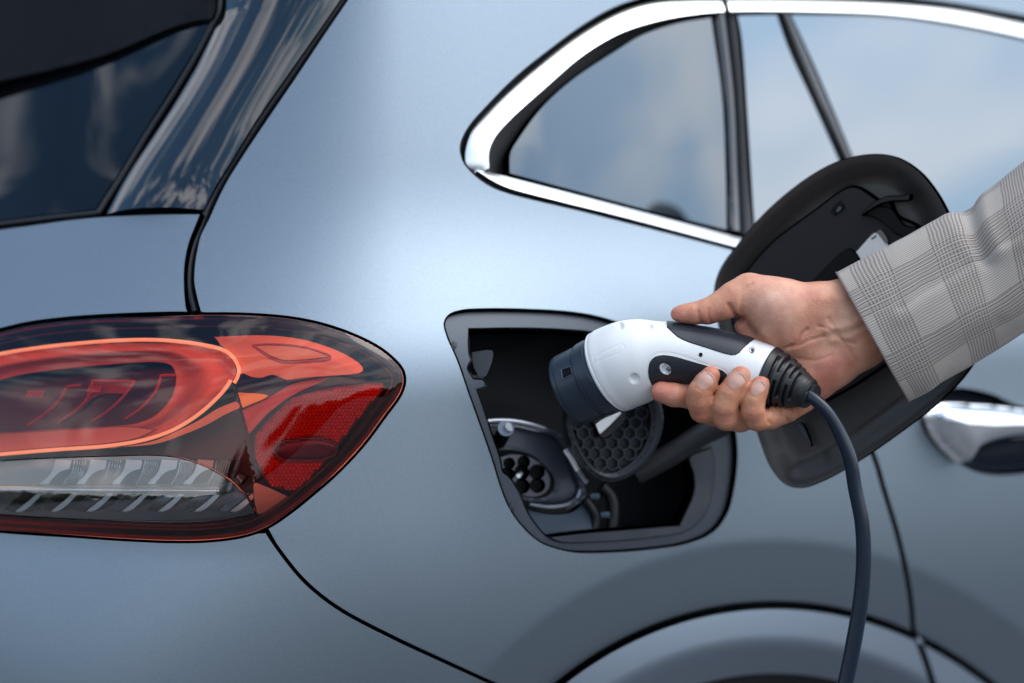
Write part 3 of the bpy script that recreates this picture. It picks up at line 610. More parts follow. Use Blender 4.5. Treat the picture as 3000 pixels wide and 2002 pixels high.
for k, x in enumerate(xs):
    a = ZL((x, 402 + max(0, x) * .006), (x + 14, 400 + max(0, x) * .006), (x + 20, 448), (x + 6, 450)); A = inner(.013)(a); Bk = inner(.017)(a); c = inner(.0105)([np.mean(a, 0)])
    b = len(V); V += list(A) + list(Bk) + list(c)
    Fc += [(b + j, b + (j + 1) % 4, b + 8) for j in range(4)] + [(b + j, b + 4 + j, b + 4 + (j + 1) % 4, b + (j + 1) % 4) for j in range(4)]
lb_ = tl_attach(mesh('light_bar', V, Fc, H_CHR, None, smooth=False)); lb_['kind'] = 'stuff'
tl_attach(tube('light_bar_rail', inner(.016)(crv(ZL((-1300, 428), (0, 425), (900, 430), (1780, 438)), 12)), .0026, H_CHR, None, 8))
lp('lower_rim', loop(Z2((-560, 1165), (0, 1245), (700, 1285), (1060, 1290), (1300, 1268), (1410, 1240)), Z2((1410, 1240), (1500, 1180), (1640, 1160), (1600, 1205), (1480, 1282), (1350, 1330), (1150, 1355), (700, 1350), (0, 1305), (-560, 1225)), Z2((-560, 1225), (-560, 1165))), principled('lamp_low', (.55, .05, .07), .3, .3), .020, 9)
lp('corner_scoop', loop(Z2((1412, 1228), (1395, 1130), (1400, 1060), (1440, 1070), (1620, 1150)), Z2((1620, 1150), (1540, 1215), (1470, 1260), (1412, 1228))), principled('lamp_pale', (.95, .8, .8), .25, .5), .017, 8)
# ================================================================== CHARGING PORT (parts of the car)
port = bpy.data.objects.new('charging_port', None); COL.objects.link(port); port.parent = car; port.matrix_parent_inverse = Matrix.Translation(-Vector(car.location))
def pa(o): o.parent = port; o.matrix_parent_inverse = Matrix.Identity(4); return o
inn = loop(Z3((248, 228), (500, 224), (700, 228), (920, 243), (1120, 275), (1330, 350), (1450, 450), (1530, 620), (1570, 800)), Z3((1570, 800), (1500, 880), (1510, 960), (1535, 1060), (1540, 1160), (1500, 1260), (1450, 1355)), Z3((1450, 1355), (1150, 1376), (900, 1396), (715, 1421)),
           Z3((715, 1421), (685, 1405), (600, 1300), (530, 1150), (500, 1100), (470, 1062), (445, 1045), (425, 960), (380, 830), (335, 690), (295, 575)), Z3((295, 575), (340, 560), (345, 545), (330, 512), (272, 505)), Z3((272, 505), (240, 448), (262, 402)), Z3((262, 402), (250, 370), (245, 300), (248, 228)))
FLG = principled('port_flange', (.062, .075, .095), .40, .2); add_bump(FLG, 1400, .08, 2, .0003)
pa(panel('port_flange', inset(port_o, -4), FLG, None, holes=[inn], off=.0055, step=10, e=5, roll=.002, skirt=.010))
lipo = inset(port_o, 2); 
# inner step along the right and the lower side
stepo = inset(port_o, 40)
pa(panel('port_step', loop(Z3((1640, 900), (1660, 1000), (1640, 1180), (1600, 1300), (1500, 1385), (1300, 1425), (1000, 1450), (760, 1450), (690, 1415)), Z3((690, 1415), (900, 1392), (1150, 1372), (1450, 1348)), Z3((1450, 1348), (1530, 1160), (1530, 1060), (1505, 960), (1640, 900))), PLAS, None, off=.003, step=10, e=4, roll=.002, skirt=.003))
# pocket walls: the inner outline drawn 9 cm into the body, and its floor
io = rmdup(ccw(inn), 2); A = body(io, .015); D1 = np.array([.10, .095, .0]); Bk = A + np.array([.0, .085, 0]) ; n = len(io)
Bk = Bk + (Bk - Bk.mean(0)) * .18
pa(mesh('port_wall', np.vstack([A, Bk]), [(i, (i + 1) % n, n + (i + 1) % n, n + i) for i in range(n)], PLAS_D, None))
pa(mesh('port_back', Bk, [tuple(range(n))], PLAS_D, None, smooth=False))
def PF(d0, gx=0., gy=0., cx=1600, cy=1300): return lambda p: (lambda q: CAM + dirs(q) * (d0 + gx * (q[:, 0] - cx) + gy * (q[:, 1] - cy))[:, None])(np.asarray(p, float).reshape(-1, 2))
Z4 = lambda *p: M(1400, 1150, 1916 / 550, p)
SK = principled('socket_plastic', (.075, .085, .11), .28, .4); BLK = principled('black_plastic', (.002, .0025, .003), .5, 0., Specular_IOR_Level=.15)
METAL = principled('steel', (.6, .62, .65), .25, 1.)
base = PF(1.445, .00012, .0, 1550, 1380)
plate = loop(Z4((-150, 380), (0, 305), (140, 290), (350, 292), (520, 325), (680, 372), (790, 420), (880, 540), (970, 700), (1040, 880), (1062, 990), (1030, 1080), (920, 1150), (720, 1178), (520, 1140), (300, 1020), (0, 760), (-150, 500)), [Z4((-150, 500))[0], Z4((-150, 380))[0]])
pa(bulge_panel('socket_plate', plate, SK, None, 34, .007, fn=PF(1.4535, .00012, .0, 1550, 1380), step=7, thick=.02))
ring2 = crv(Z4((-60, 640), (120, 575), (330, 555), (540, 600), (700, 720), (810, 860), (810, 1000), (720, 1090), (560, 1110), (380, 1060), (200, 960), (40, 800)), 6, closed=True)
SK_HILITE = principled('socket_highlight', (.30, .33, .38), .22, .6)  # added pale tubes that draw the bright arcs of light along the plate
pa(tube('socket_highlight', PF(1.4425, .00012, 0, 1550, 1380)(crv(Z4((90, 300), (200, 292), (350, 298), (520, 330), (680, 380)), 6)), .0022, SK_HILITE, None, 10))
pa(tube('socket_highlight', PF(1.4425, .00012, 0, 1550, 1380)(crv(Z4((520, 1140), (720, 1172), (900, 1150), (1010, 1085), (1045, 990)), 6)), .0016, SK_HILITE, None, 10))
b2 = PF(1.4445, .00012, .0, 1550, 1380)
pa(bulge_panel('socket_rim', ccw(ring2), SK, None, 6, .0035, holes=[inset(ccw(ring2), 10)], fn=b2, step=5))
pa(panel('socket_well', inset(ccw(ring2), 9), BLK, None, fn=PF(1.4435, .00012, .0, 1550, 1380), step=12, e=2, skirt=.001))
face = crv(Z4((180, 700), (280, 640), (420, 632), (560, 670), (680, 770), (738, 880), (720, 990), (640, 1055), (520, 1068), (420, 1030), (300, 930), (200, 820)), 5, closed=True)
holes = [(320, 725, 58, 55), (468, 712, 62, 62), (603, 812, 78, 74), (447, 818, 74, 76), (300, 835, 72, 66), (608, 950, 78, 72), (450, 958, 78, 74)]
hol = []
for hx_, hy_, a, b in holes:
    t = np.linspace(0, 2 * math.pi, 22, endpoint=False); c = np.stack([hx_ + a * .93 * np.cos(t) + .25 * b * np.sin(t) , hy_ + b * .93 * np.sin(t) + .2 * a * np.cos(t)], 1) if False else np.stack([hx_ + a * 1.0 * np.cos(t), hy_ + b * 1.0 * np.sin(t)], 1)
    hol.append(ccw(np.array(Z4(*[tuple(v) for v in c]))))
b3 = PF(1.438, .00012, .0, 1550, 1380)
pa(panel('socket_face', face, principled('socket_face', (.10, .10, .125), .3, .2), None, holes=hol, fn=b3, step=8, e=1.5, roll=.001, skirt=.012))
for (hx_, hy_, a, b) in holes:
    c = Z4((hx_, hy_))[0]; P = PF(1.449, .00012, 0, 1550, 1380)([c])[0]
    pa(tube('contact_pin', [P, P + np.array([-.001, -.006, 0])], .0018, METAL if (hx_, hy_) == (447, 818) else BLK, None, 10))
lens_c = Z4((415, 852))[0]; pa(tube('contact_pin', [PF(1.4375)([lens_c])[0], PF(1.440)([lens_c])[0]], .0016, METAL, None, 12))
# socket cap hanging open, honeycombed inside
capf = PF(1.425, .00006, .0, 1790, 1280)
cap_o = ccw(crv(Z4((905, 330), (960, 540), (1050, 710), (1180, 850), (1350, 912), (1520, 868), (1680, 750), (1810, 580), (1880, 400), (1892, 220), (1840, 40), (1700, -100), (1500, -170), (1250, -150), (1040, -20), (930, 150)), 7, closed=True))
cap_i = ccw(crv(Z4((962, 320), (1010, 500), (1100, 670), (1210, 785), (1340, 822), (1480, 775), (1620, 660), (1720, 500), (1758, 340), (1752, 200), (1700, 60), (1580, -40), (1400, -80), (1200, -60), (1050, 50), (975, 180)), 7, closed=True))
CAPM = principled('cap_rubber', (.010, .014, .022), .42, 0.)
cap = pa(bulge_panel('socket_cap', cap_o, CAPM, None, 24, .007, fn=capf, holes=[cap_i], step=7, thick=.012))
pa(panel('cap_floor', inset(cap_i, -3), CAPM, None, fn=PF(1.431, .00006, .0, 1790, 1280), step=16, skirt=.002))
# honeycomb walls, one lattice
def honey(outline, pitch, fn, h, wall, name, mat):
    o = ccw(outline); lo, hi = o.min(0), o.max(0); V = []; Fc = []; ang = np.radians(np.arange(6) * 60 + 30); R = pitch / 1.732
    for j, y in enumerate(np.arange(lo[1] - pitch, hi[1] + pitch, pitch * .87)):
        for x in np.arange(lo[0] - pitch + (j % 2) * pitch / 2, hi[0] + pitch, pitch):
            c = np.array([x, y])
            for k in range(6):
                a = c + R * np.array([math.cos(ang[k]), math.sin(ang[k])]); b_ = c + R * np.array([math.cos(ang[(k + 1) % 6]), math.sin(ang[(k + 1) % 6])])
                if not inside(np.array([(a + b_) / 2]), o)[0]: continue
                a2 = c + (a - c) * (1 - wall); b2_ = c + (b_ - c) * (1 - wall)
                T = fn(np.array([a, b_, b2_, a2])); dn = T + (dirs([a, b_, b2_, a2]) * h); s = len(V)
                V += list(T) + list(dn); Fc += [(s, s + 1, s + 2, s + 3), (s + 3, s + 2, s + 6, s + 7)]
    return mesh(name, V, Fc, mat, None, smooth=False)
pa(honey(cap_i, 34, PF(1.4255, .00006, .0, 1790, 1280), .005, .13, 'honeycomb', principled('honeycomb', (.012, .02, .034), .35, 0.)))
lab = loop(Z4((1195, 325), (1230, 295), (1270, 268), (1360, 225), (1440, 188)), Z4((1440, 188), (1465, 200), (1470, 215)), Z4((1470, 215), (1360, 330), (1290, 395), (1255, 428)), Z4((1255, 428), (1240, 424), (1195, 325)))
pa(panel('cap_patch', lab, principled('white_patch', (.80, .84, .86), .35, 0.), None, fn=PF(1.420, .00006, .0, 1790, 1280), step=10, e=2, skirt=.003))  # plain white patch set just above the cap tab
pa(panel('cap_tab', loop(Z4((1150, 250), (1460, 120), (1520, 260), (1300, 470), (1230, 450)), Z4((1230, 450), (1150, 250))), CAPM, None, fn=PF(1.4225, .00006, .0, 1790, 1280), step=10, e=3, skirt=.003))
hinge = [(880, 590), (930, 660), (965, 720), (1010, 800)]
pa(tube('cap_hinge', PF(1.436)(crv(Z4(*hinge), 6)), .0022, METAL, None, 10)); pa(tube('cap_hinge_pin', PF(1.437)(crv(Z4((1010, 800), (1060, 870), (1105, 930)), 6)), .0022, principled('hinge_dark', (.15, .17, .2), .3, .8), None, 10))
pa(bulge_panel('port_rib', ccw(crv(Z4((640, 380), (740, 370), (840, 430), (920, 560), (990, 720), (1090, 960), (1100, 1050), (1020, 1140), (900, 1190), (960, 1120), (1040, 1050), (1040, 980), (940, 740), (870, 580), (790, 470)), 6, closed=True)), SK, None, 10, .004, fn=PF(1.441, .00012, 0, 1550, 1380)))
floor_o = loop(Z4((380, 1130), (700, 1215), (950, 1200), (1090, 1100), (1190, 1230), (1220, 1400), (1150, 1450), (760, 1500), (560, 1460)), Z4((560, 1460), (380, 1130)))
pa(panel('port_tray', floor_o, principled('tray', (.06, .085, .12), .45, .1), None, fn=PF(1.450, .0001, -.0001, 1600, 1500), step=14, e=8, roll=.004, skirt=.01))
for path, r in (([(1090, 1095), (1160, 1190), (1200, 1300), (1190, 1420)], .0035), ([(1260, 960), (1340, 1040), (1380, 1180), (1370, 1400)], .0045)):
    pa(tube('port_hose', PF(1.462, .0001, 0, 1750, 1480)(crv(Z4(*path), 8)), r, principled('hose', (.004, .005, .008), .4, 0.), None, 10))
for c in ((1195, 1060), (1300, 1250)): 
    q_ = Z4(c)[0]; pa(box('port_clip', PF(1.45, .0001, 0, 1750, 1480)([q_])[0], .007, .004, .0045, principled('clip', (.06, .09, .13), .3, .2), None, bev=.001))
pa(tube('flap_arm', PF(1.47, .0, 0, 1900, 1300)(crv(Z3((1720, 770), (1600, 820), (1520, 870), (1380, 960), (1200, 1060)), 8)) + np.array([0, 0, 0]), .0085, PLAS_D, None, 12))
pa(panel('port_deflector', loop(Z3((250, 350), (385, 345), (345, 500), (300, 520)), Z3((300, 520), (262, 440), (250, 350))), PLAS, None, fn=PF(1.40, 0, 0), step=10, skirt=.004))
for c, r in (((158, 318), 13), ((490, 1245), 14)):
    q_ = np.array(Z3(c)[0]); t = np.linspace(0, 2 * math.pi, 18, endpoint=False); cc = q_ + np.stack([np.cos(t) * 8, np.sin(t) * r], 1)
    pa(bulge_panel('flange_bolt', ccw(cc), PLAS, None, 6, .0015, off=.005, step=3, thick=.002))
# little interior lamp on a black stalk
q0 = PF(1.425)([Z3((425, 850))[0]])[0]; q1 = PF(1.405)([Z3((452, 800))[0]])[0]; q2 = PF(1.402)([Z3((474, 786))[0]])[0]
pa(tube('port_lamp_stalk', [q0 + (q0 - q1) * .8, q0, q1], .0054, BLK, None, 18)); pa(tube('port_lamp_collar', [q1, q1 + (q1 - q0) * .12], .0058, principled('collar', (.12, .14, .17), .3, .6), None, 18)); pa(tube('port_lamp_lens', [q1, q2], .0034, principled('lens_clear', (.45, .5, .55), .1, .3), None, 14))
# ================================================================== CHARGING FLAP
flap = bpy.data.objects.new('charging_flap', None); COL.objects.link(flap); flap.parent = car; flap.matrix_parent_inverse = Matrix.Translation(-Vector(car.location))
def fa(o): o.parent = flap; o.matrix_parent_inverse = Matrix.Identity(4); return o
fl_fn0 = lambda k: PF(1.450 + k, -.00009, .00001, 2150, 900)
def FLf(k):
    f0 = fl_fn0(k); return f0
fo = ccw(crv(Dp((1637, 668), (1650, 620), (1682, 572), (1760, 482), (1860, 402), (1935, 365), (2010, 353), (2062, 362), (2112, 395), (2152, 445), (2184, 505), (2235, 610), (2262, 710), (2255, 790), (2222, 852), (2160, 920), (2060, 998), (1970, 1060), (1890, 1105), (1840, 1121), (1800, 1112), (1765, 1070), (1745, 1020), (1728, 970), (1690, 870), (1650, 760)), 9, closed=True))
FIN = principled('flap_inner', (.05, .049, .048), .36, .5); add_bump(FIN, 1500, .1, 2, .0003)
FBL = principled('flap_plastic', (.009, .009, .010), .6, 0., Specular_IOR_Level=.3); add_bump(FBL, 700, .1, 2, .0004)
def dish(p):
    p = np.asarray(p, float).reshape(-1, 2); d = dist(p, fo); k = .010 * sst(d / 90)
    return CAM + dirs(p) * (1.444 - .00009 * (p[:, 0] - 2150) + .00001 * (p[:, 1] - 900) + k)[:, None]
fa(panel('flap_shell', fo, FIN, None, fn=dish, step=12, e=4, roll=.002, skirt=.006, ne=4))
fa(panel('flap_skin', fo, PAINT, None, fn=lambda p: dish(p) + dirs(p) * .010, step=20, skirt=.001))
ZF = lambda *p: M(2000, 400, 1.845, p)
mo = loop(ZF((250, 860), (330, 735), (480, 565), (700, 398), (850, 288), (905, 264), (950, 268), (1000, 296), (1055, 335)), ZF((1055, 335), (1120, 340), (1160, 420), (1260, 470), (1360, 560), (1430, 760), (1440, 880), (1360, 1060), (1100, 1240), (900, 1370), (700, 1470), (560, 1500), (420, 1420), (330, 1250), (260, 1000)), [ZF((260, 1000))[0], ZF((250, 860))[0]])
fa(panel('flap_liner', mo, FBL, None, fn=PF(1.447, -.00009, .00001, 2150, 900), step=14, e=8, roll=.004, skirt=.010))
fk = lambda k: PF(1.447 + k, -.00009, .00001, 2150, 900)
fa(panel('flap_slot', loop(ZF((800, 400), (850, 350), (878, 382), (822, 432)), ZF((822, 432), (800, 400))), BLK, None, fn=fk(-.0012), step=8, e=1.5, skirt=.001))
fa(panel('flap_latch', loop(ZF((825, 400), (850, 372), (864, 388), (838, 415)), ZF((838, 415), (825, 400))), PLAS, None, fn=fk(-.0022), step=8, e=1.5, skirt=.001))
fa(panel('flap_bracket', loop(ZF((1045, 345), (1100, 322), (1190, 318), (1232, 310), (1228, 342), (1130, 352), (1060, 372), (965, 430)), ZF((965, 430), (970, 410), (1045, 345))), FBL, None, fn=fk(-.008), step=8, e=3, roll=.002, skirt=.008))
fa(panel('flap_bracket', loop(ZF((970, 415), (1060, 378), (1130, 390), (1200, 480), (1300, 500), (1310, 560), (1180, 540), (1050, 445)), ZF((1050, 445), (970, 415))), BLK, None, fn=fk(-.004), step=8, e=3, roll=.002, skirt=.004))
LABM = principled('paper_label', (.66, .66, .63), .6, 0.)
fa(panel('flap_label', loop(ZF((935, 625), (1042, 518), (1060, 528), (1112, 590), (1000, 720)), ZF((1000, 720), (935, 625))), LABM, None, fn=fk(-.003), step=10, e=1.2, roll=.0004, skirt=.001))
fa(panel('label_edge', loop(ZF((1046, 516), (1066, 500), (1112, 568), (1100, 585)), ZF((1100, 585), (1046, 516))), principled('label_edge', (.12, .11, .10), .4, .2), None, fn=fk(-.0034), step=8, e=1, skirt=.001))
fa(panel('label_print', loop(ZF((1018, 552), (1044, 534), (1048, 540), (1022, 558)), ZF((1022, 558), (1018, 552))), BLK, None, fn=fk(-.0036), step=8, e=.6, roll=.0001, skirt=.0003))
fa(panel('flap_rib', loop(ZF((700, 780), (900, 605), (950, 660), (940, 700), (760, 800)), ZF((760, 800), (700, 780))), BLK, None, fn=fk(-.003), step=8, e=2, skirt=.003))
fa(panel('flap_rib', loop(M(2300, 1150, 4.48, [(150, 420), (205, 400), (240, 430), (350, 715), (330, 720)]), M(2300, 1150, 4.48, [(330, 720), (240, 600), (150, 420)])), PLAS, None, fn=fk(-.006), step=8, e=2, skirt=.004))
# ================================================================== DOOR HANDLE
Z5 = lambda *p: M(2600, 1080, 1493 / 400, p)
hnd = bpy.data.objects.new('door_handle', None); COL.objects.link(hnd); hnd.parent = car; hnd.matrix_parent_inverse = Matrix.Translation(-Vector(car.location))
def ha(o): o.parent = hnd; o.matrix_parent_inverse = Matrix.Identity(4); return o
bowlo = ccw(crv(Z5((380, 560), (480, 350), (700, 235), (900, 240), (1150, 300), (1450, 430), (2000, 520), (2500, 700), (2500, 900), (1900, 1080), (1500, 1130), (1200, 1150), (980, 1115), (820, 1040), (640, 930), (480, 760)), 9, closed=True))
DBOWL = principled('handle_bowl', (.05, .065, .09), .25, .5)
ha(bulge_panel('handle_bowl', inset(bowlo, -3), DBOWL, None, 120, -.030, off=.003, step=9, thick=.001))
ho = ccw(crv(Z5((400, 520), (470, 420), (580, 378), (900, 388), (1250, 418), (1600, 470), (2100, 560), (2500, 660), (2500, 860), (2000, 800), (1600, 762), (1350, 765), (1150, 792), (1000, 835), (900, 885), (840, 960), (780, 1030), (700, 980), (580, 870), (480, 740), (430, 630)), 8, closed=True))
HCHR = principled('handle_chrome', (.86, .88, .90), .08, 1.)
ha(bulge_panel('handle_grip', ho, HCHR, None, 60, .024, off=-.004, step=7, thick=.004))
# ================================================================== helpers for things held before the car (pixels, pixels, depth in pixel units)
U0 = FOCUS * KP
def Q3(a):
    a = np.asarray(a, float).reshape(-1, 3); return CAM + dirs(a[:, :2]) * (FOCUS + a[:, 2] * U0)[:, None]
def spline3(P, n):
    P = np.asarray(P, float); t = np.r_[0, np.cumsum(np.linalg.norm(np.diff(P[:, :3], axis=0), axis=1))]; tt = np.linspace(0, t[-1], n)
    # monotone-ish cubic through the stations
    m = np.gradient(P, t, axis=0); k = np.clip(np.searchsorted(t, tt, side='right') - 1, 0, len(t) - 2); h = (t[k + 1] - t[k])[:, None]; s = ((tt - t[k])[:, None]) / h
    return (2 * s**3 - 3 * s**2 + 1) * P[k] + (s**3 - 2 * s**2 + s) * h * m[k] + (-2 * s**3 + 3 * s**2) * P[k + 1] + (s**3 - s**2) * h * m[k + 1]
def loft(st, n, seg, expo=2.0, disp=None, sharp=None, lin=False):
    """stations (x, y, z, half width in the picture plane, half depth); returns pixel-space vertices and faces"""
    S_ = spline3(st, n)
    if lin:
        k = np.arange(len(st)); S_ = np.stack([np.interp(np.linspace(0, len(st) - 1, n), k, st[:, j]) for j in range(5)], 1)
    C = S_[:, :3]; T = np.gradient(C, axis=0); T /= np.linalg.norm(T, axis=1)[:, None]
    w = np.stack([-T[:, 1], T[:, 0], 0 * T[:, 0]], 1); w /= np.linalg.norm(w, axis=1)[:, None]; v = np.cross(T, w)
    th = np.linspace(0, 2 * math.pi, seg, endpoint=False); c, s = np.cos(th), np.sin(th)
    ex = 2 / expo; c = np.sign(c) * np.abs(c) ** ex; s = np.sign(s) * np.abs(s) ** ex
    R = np.ones((n, seg)) if disp is None else disp(np.linspace(0, 1, n)[:, None], th[None, :])
    V = C[:, None] + R[..., None] * (S_[:, 3, None, None] * w[:, None] * c[None, :, None] + S_[:, 4, None, None] * v[:, None] * s[None, :, None])
    i = np.arange(n - 1)[:, None] * seg; k = np.arange(seg)[None, :]; k2 = (k + 1) % seg
    Fc = np.stack([i + k, i + k2, i + seg + k2, i + seg + k], -1).reshape(-1, 4)
    return V.reshape(-1, 3), Fc, T
def vnorm(V, Fc):
    n = np.zeros_like(V); f = np.asarray(Fc); a = V[f[:, 1]] - V[f[:, 0]]; b = V[f[:, 2]] - V[f[:, 0]]; m = np.cross(a, b)
    for j in range(f.shape[1]): np.add.at(n, f[:, j], m)
    return n / np.maximum(np.linalg.norm(n, axis=1), 1e-12)[:, None]
def caster(Vw, Fc, lift=0.0):
    """lay pixel outlines onto a built mesh"""
    bv = BVHTree.FromPolygons([tuple(v) for v in Vw], [tuple(int(i) for i in f) for f in Fc]); org = Vector(CAM)
    def fn(p, lift=lift):
        p = np.asarray(p, float).reshape(-1, 2); d = dirs(p); out = np.empty((len(p), 3))
        for i, di in enumerate(d):
            h = bv.ray_cast(org, Vector(di))
            if h[0] is None:
                h = bv.find_nearest(Vector(CAM + di * FOCUS)); 
            out[i] = h[0]
        return out - d * lift
    return fn
ZB = lambda *p: M(1550, 800, 2350 / 900, p)
SB = 2350 / 900.
def BS(rows): return np.array([(1550 + x / SB, 800 + y / SB, z / SB, a / SB, b / SB) for x, y, z, a, b in rows])
# ================================================================== CHARGING PLUG
plug = empty('charging_plug', tuple(Q3([[1950, 1050, 0]])[0]), 'white charging plug with black grips held by the hand before the open port', 'charging plug')
WHITE = principled('white_plastic', (.78, .79, .78), .32, 0.); add_bump(WHITE, 2500, .05, 1, .0002)
GRIP = principled('grip_rubber', (.014, .019, .027), .42, 0.); add_bump(GRIP, 2500, .12, 1, .0002)
BOOT = principled('boot_rubber', (.008, .009, .011), .45, 0.)
NOSE = principled('nose_plastic', (.012, .022, .038), .33, 0.); add_bump(NOSE, 500, .08, 3, .0003); CABM = principled('cable_rubber', (.003, .010, .024), .28, 0.)
st = BS([(602, 762, 205, 296, 300), (606, 760, 203, 318, 322), (622, 752, 196, 327, 330), (700, 716, 160, 333, 335), (800, 682, 118, 330, 330), (900, 655, 80, 308, 308), (1000, 638, 50, 272, 275), (1100, 632, 28, 258, 256), (1250, 645, 8, 246, 244), (1400, 668, -12, 242, 240), (1560, 706, -34, 242, 240), (1700, 752, -58, 240, 236), (1800, 790, -78, 238, 232), (1840, 806, -86, 226, 222)])
V, Fc, T = loft(st, 250, 220, 2.05)
Vw = Q3(V); nn = vnorm(V, Fc); 
if (nn[:, 2] * (V[:, 2] - 0)).sum() < 0: Fc = Fc[:, ::-1]; nn = -nn
front = nn[:, 2] < -.05
dimples = [(697, 405, 28, 34, -35, 9), (908, 410, 46, 30, -12, 9), (806, 808, 44, 42, 38, 11), (1695, 588, 34, 40, 20, 9), (1042, 738, 40, 44, 20, 10)]
for x, y, a, b, r, dep in dimples:
    cx, cy = ZB((x, y))[0]; ca, sa = math.cos(math.radians(r)), math.sin(math.radians(r)); dx, dy = V[:, 0] - cx, V[:, 1] - cy
    u = (dx * ca + dy * sa) / (a / SB); w = (-dx * sa + dy * ca) / (b / SB); q = np.sqrt(u * u + w * w); V += np.where(front, dep * (1 - sst((q - .35) / .72)), 0)[:, None] * -nn
for cv, wd, dep in ((crv(ZB((940, 860), (905, 780), (900, 720), (925, 655), (980, 618), (1040, 610), (1150, 628), (1330, 690), (1490, 742), (1520, 770)), 4), 1.6, 1.3), (crv(ZB((495, 640), (600, 590), (715, 545), (728, 560), (730, 590), (640, 630), (500, 685)), 4), 1.5, .8), (crv(ZB((488, 625), (500, 690)), 4), 1.5, .8), (crv(ZB((780, 1040), (860, 1008), (950, 968), (1100, 900)), 4), 2.0, 1.2)):
    m = front & (np.abs(V[:, 0] - cv[:, 0].mean()) < 300); d = np.full(len(V), 1e9); d[m] = dist(V[m, :2], cv, False); V += (dep * np.exp(-(d / wd) ** 2))[:, None] * -nn
Vw = Q3(V); seg = 220
caps = [tuple(range(seg)), tuple(range(len(V) - seg, len(V)))]
mesh('housing', Vw, [tuple(f) for f in Fc] + caps, WHITE, plug)
hous = caster(Vw, Fc)
def lay(name, outline, mat, lift, step=6, e=2, roll=.0006, skirt=.003, ne=2.5, **kw): return panel(name, outline, mat, plug, fn=lambda p: hous(p, lift), step=step, e=e, roll=roll, skirt=skirt, ne=ne, **kw)
g1 = loop(ZB((1054, 398), (1066, 390), (1150, 396), (1300, 418), (1500, 452), (1640, 492), (1712, 518)), ZB((1712, 518), (1675, 545), (1640, 575), (1612, 608), (1580, 626), (1545, 628), (1500, 618), (1350, 570), (1200, 520), (1130, 484), (1080, 440), (1052, 415), (1054, 398)))
g2 = loop(ZB((1030, 628), (1100, 638), (1250, 680), (1400, 722), (1480, 748), (1512, 775), (1510, 830), (1440, 900), (1300, 905), (1200, 885), (1120, 866)), ZB((1120, 866), (1000, 868), (940, 862)), ZB((940, 862), (915, 800), (912, 740), (925, 680), (965, 640), (1030, 628)))
GR = []
g1x = ccw(np.array(ZB((1052, 398), (1058, 300), (1760, 330), (1722, 512), (1680, 538), (1640, 572), (1612, 602), (1580, 620), (1545, 622), (1500, 612), (1350, 564), (1200, 514), (1130, 478), (1085, 440), (1062, 410))))
mfc = inside(V[Fc].mean(1)[:, :2], g1x) & ((V[Fc].mean(1)[:, 1] < np.interp(V[Fc].mean(1)[:, 0], [p[0] for p in ZB((1052, 0), (1300, 0), (1500, 0), (1720, 0))], [p[1] for p in ZB((0, 425), (0, 450), (0, 485), (0, 548))])))
gw = Vw - 0; nw = vnorm(Vw, Fc); gw = Vw + nw * (.0005 if (nw * (Vw - Vw.mean(0))).sum() > 0 else -.0005); us = np.unique(Fc[mfc]); mp_ = -np.ones(len(V), int); mp_[us] = np.arange(len(us))
mesh('grip', gw[us], mp_[Fc[mfc]], GRIP, plug)
lay('grip', g1, GRIP, .0006); lay('grip', g2, GRIP, .0005, holes=[ccw(crv(ZB((1000, 725), (1010, 698), (1045, 696), (1080, 730), (1082, 768), (1060, 780), (1025, 765)), 4, closed=True))])
lay('screw_seat', ccw(crv(ZB((1000, 725), (1010, 698), (1045, 696), (1080, 730), (1082, 768), (1060, 780), (1025, 765)), 4, closed=True)), principled('seat_plastic', (.35, .37, .39), .35, 0.), -.0004, 3, e=1, skirt=.001)
t = np.linspace(0, 2 * math.pi, 16, endpoint=False)
def ell(x, y, a, b): return ccw(np.array(ZB(*[(x + a * math.cos(k), y + b * math.sin(k)) for k in t])))
lay('pin_hole', ell(1313, 626, 15, 17), BLK, .0003, 3, e=.8, roll=.0002, skirt=.0005)
for x, y in ((1064, 744), (1704, 590)):
    lay('screw', ell(x, y, 17, 19), METAL, .0006, 3, e=1, roll=.0004, skirt=.002); lay('screw_recess', ell(x, y, 8, 9), BLK, .0009, 2, e=.5, roll=.0002, skirt=.0003)
# nose
ns = BS([(306, 904, 328, 262, 265), (308, 903, 327, 276, 279), (314, 900, 324, 284, 287), (330, 892, 318, 288, 291), (400, 862, 288, 291, 294), (486, 821, 250, 294, 297), (490, 819, 248, 301, 304), (500, 814, 244, 304, 307), (560, 785, 220, 306, 309), (566, 782, 218, 300, 303), (640, 745, 185, 300, 303)])
V2, F2, _ = loft(ns, 101, 160, lin=True); n2 = vnorm(V2, F2); fr = V2[:, 2] < 120
mesh('nose', Q3(V2), [tuple(f) for f in (F2[:, ::-1] if n2[0, 2] * 0 + (n2[:, 2] * (V2[:, 2] - V2[:, 2].mean())).sum() < 0 else F2)] + [tuple(range(160))], NOSE, plug)
nosef = caster(Q3(V2), F2)
sq = loop(ZB((246, 738), (318, 714)), ZB((318, 714), (334, 778)), ZB((334, 778), (256, 812)), ZB((256, 812), (246, 738)), step=4)
panel('nose_latch_hole', sq, BLK, plug, fn=lambda p: nosef(p, .0003), step=4, e=1, roll=.0003, skirt=.0006, ne=2)
tube('nose_latch_rim', nosef(np.vstack([sq, sq[:1]]), .0003), .0004, principled('rim_plastic', (.05, .08, .12), .3, 0.), plug, 6)
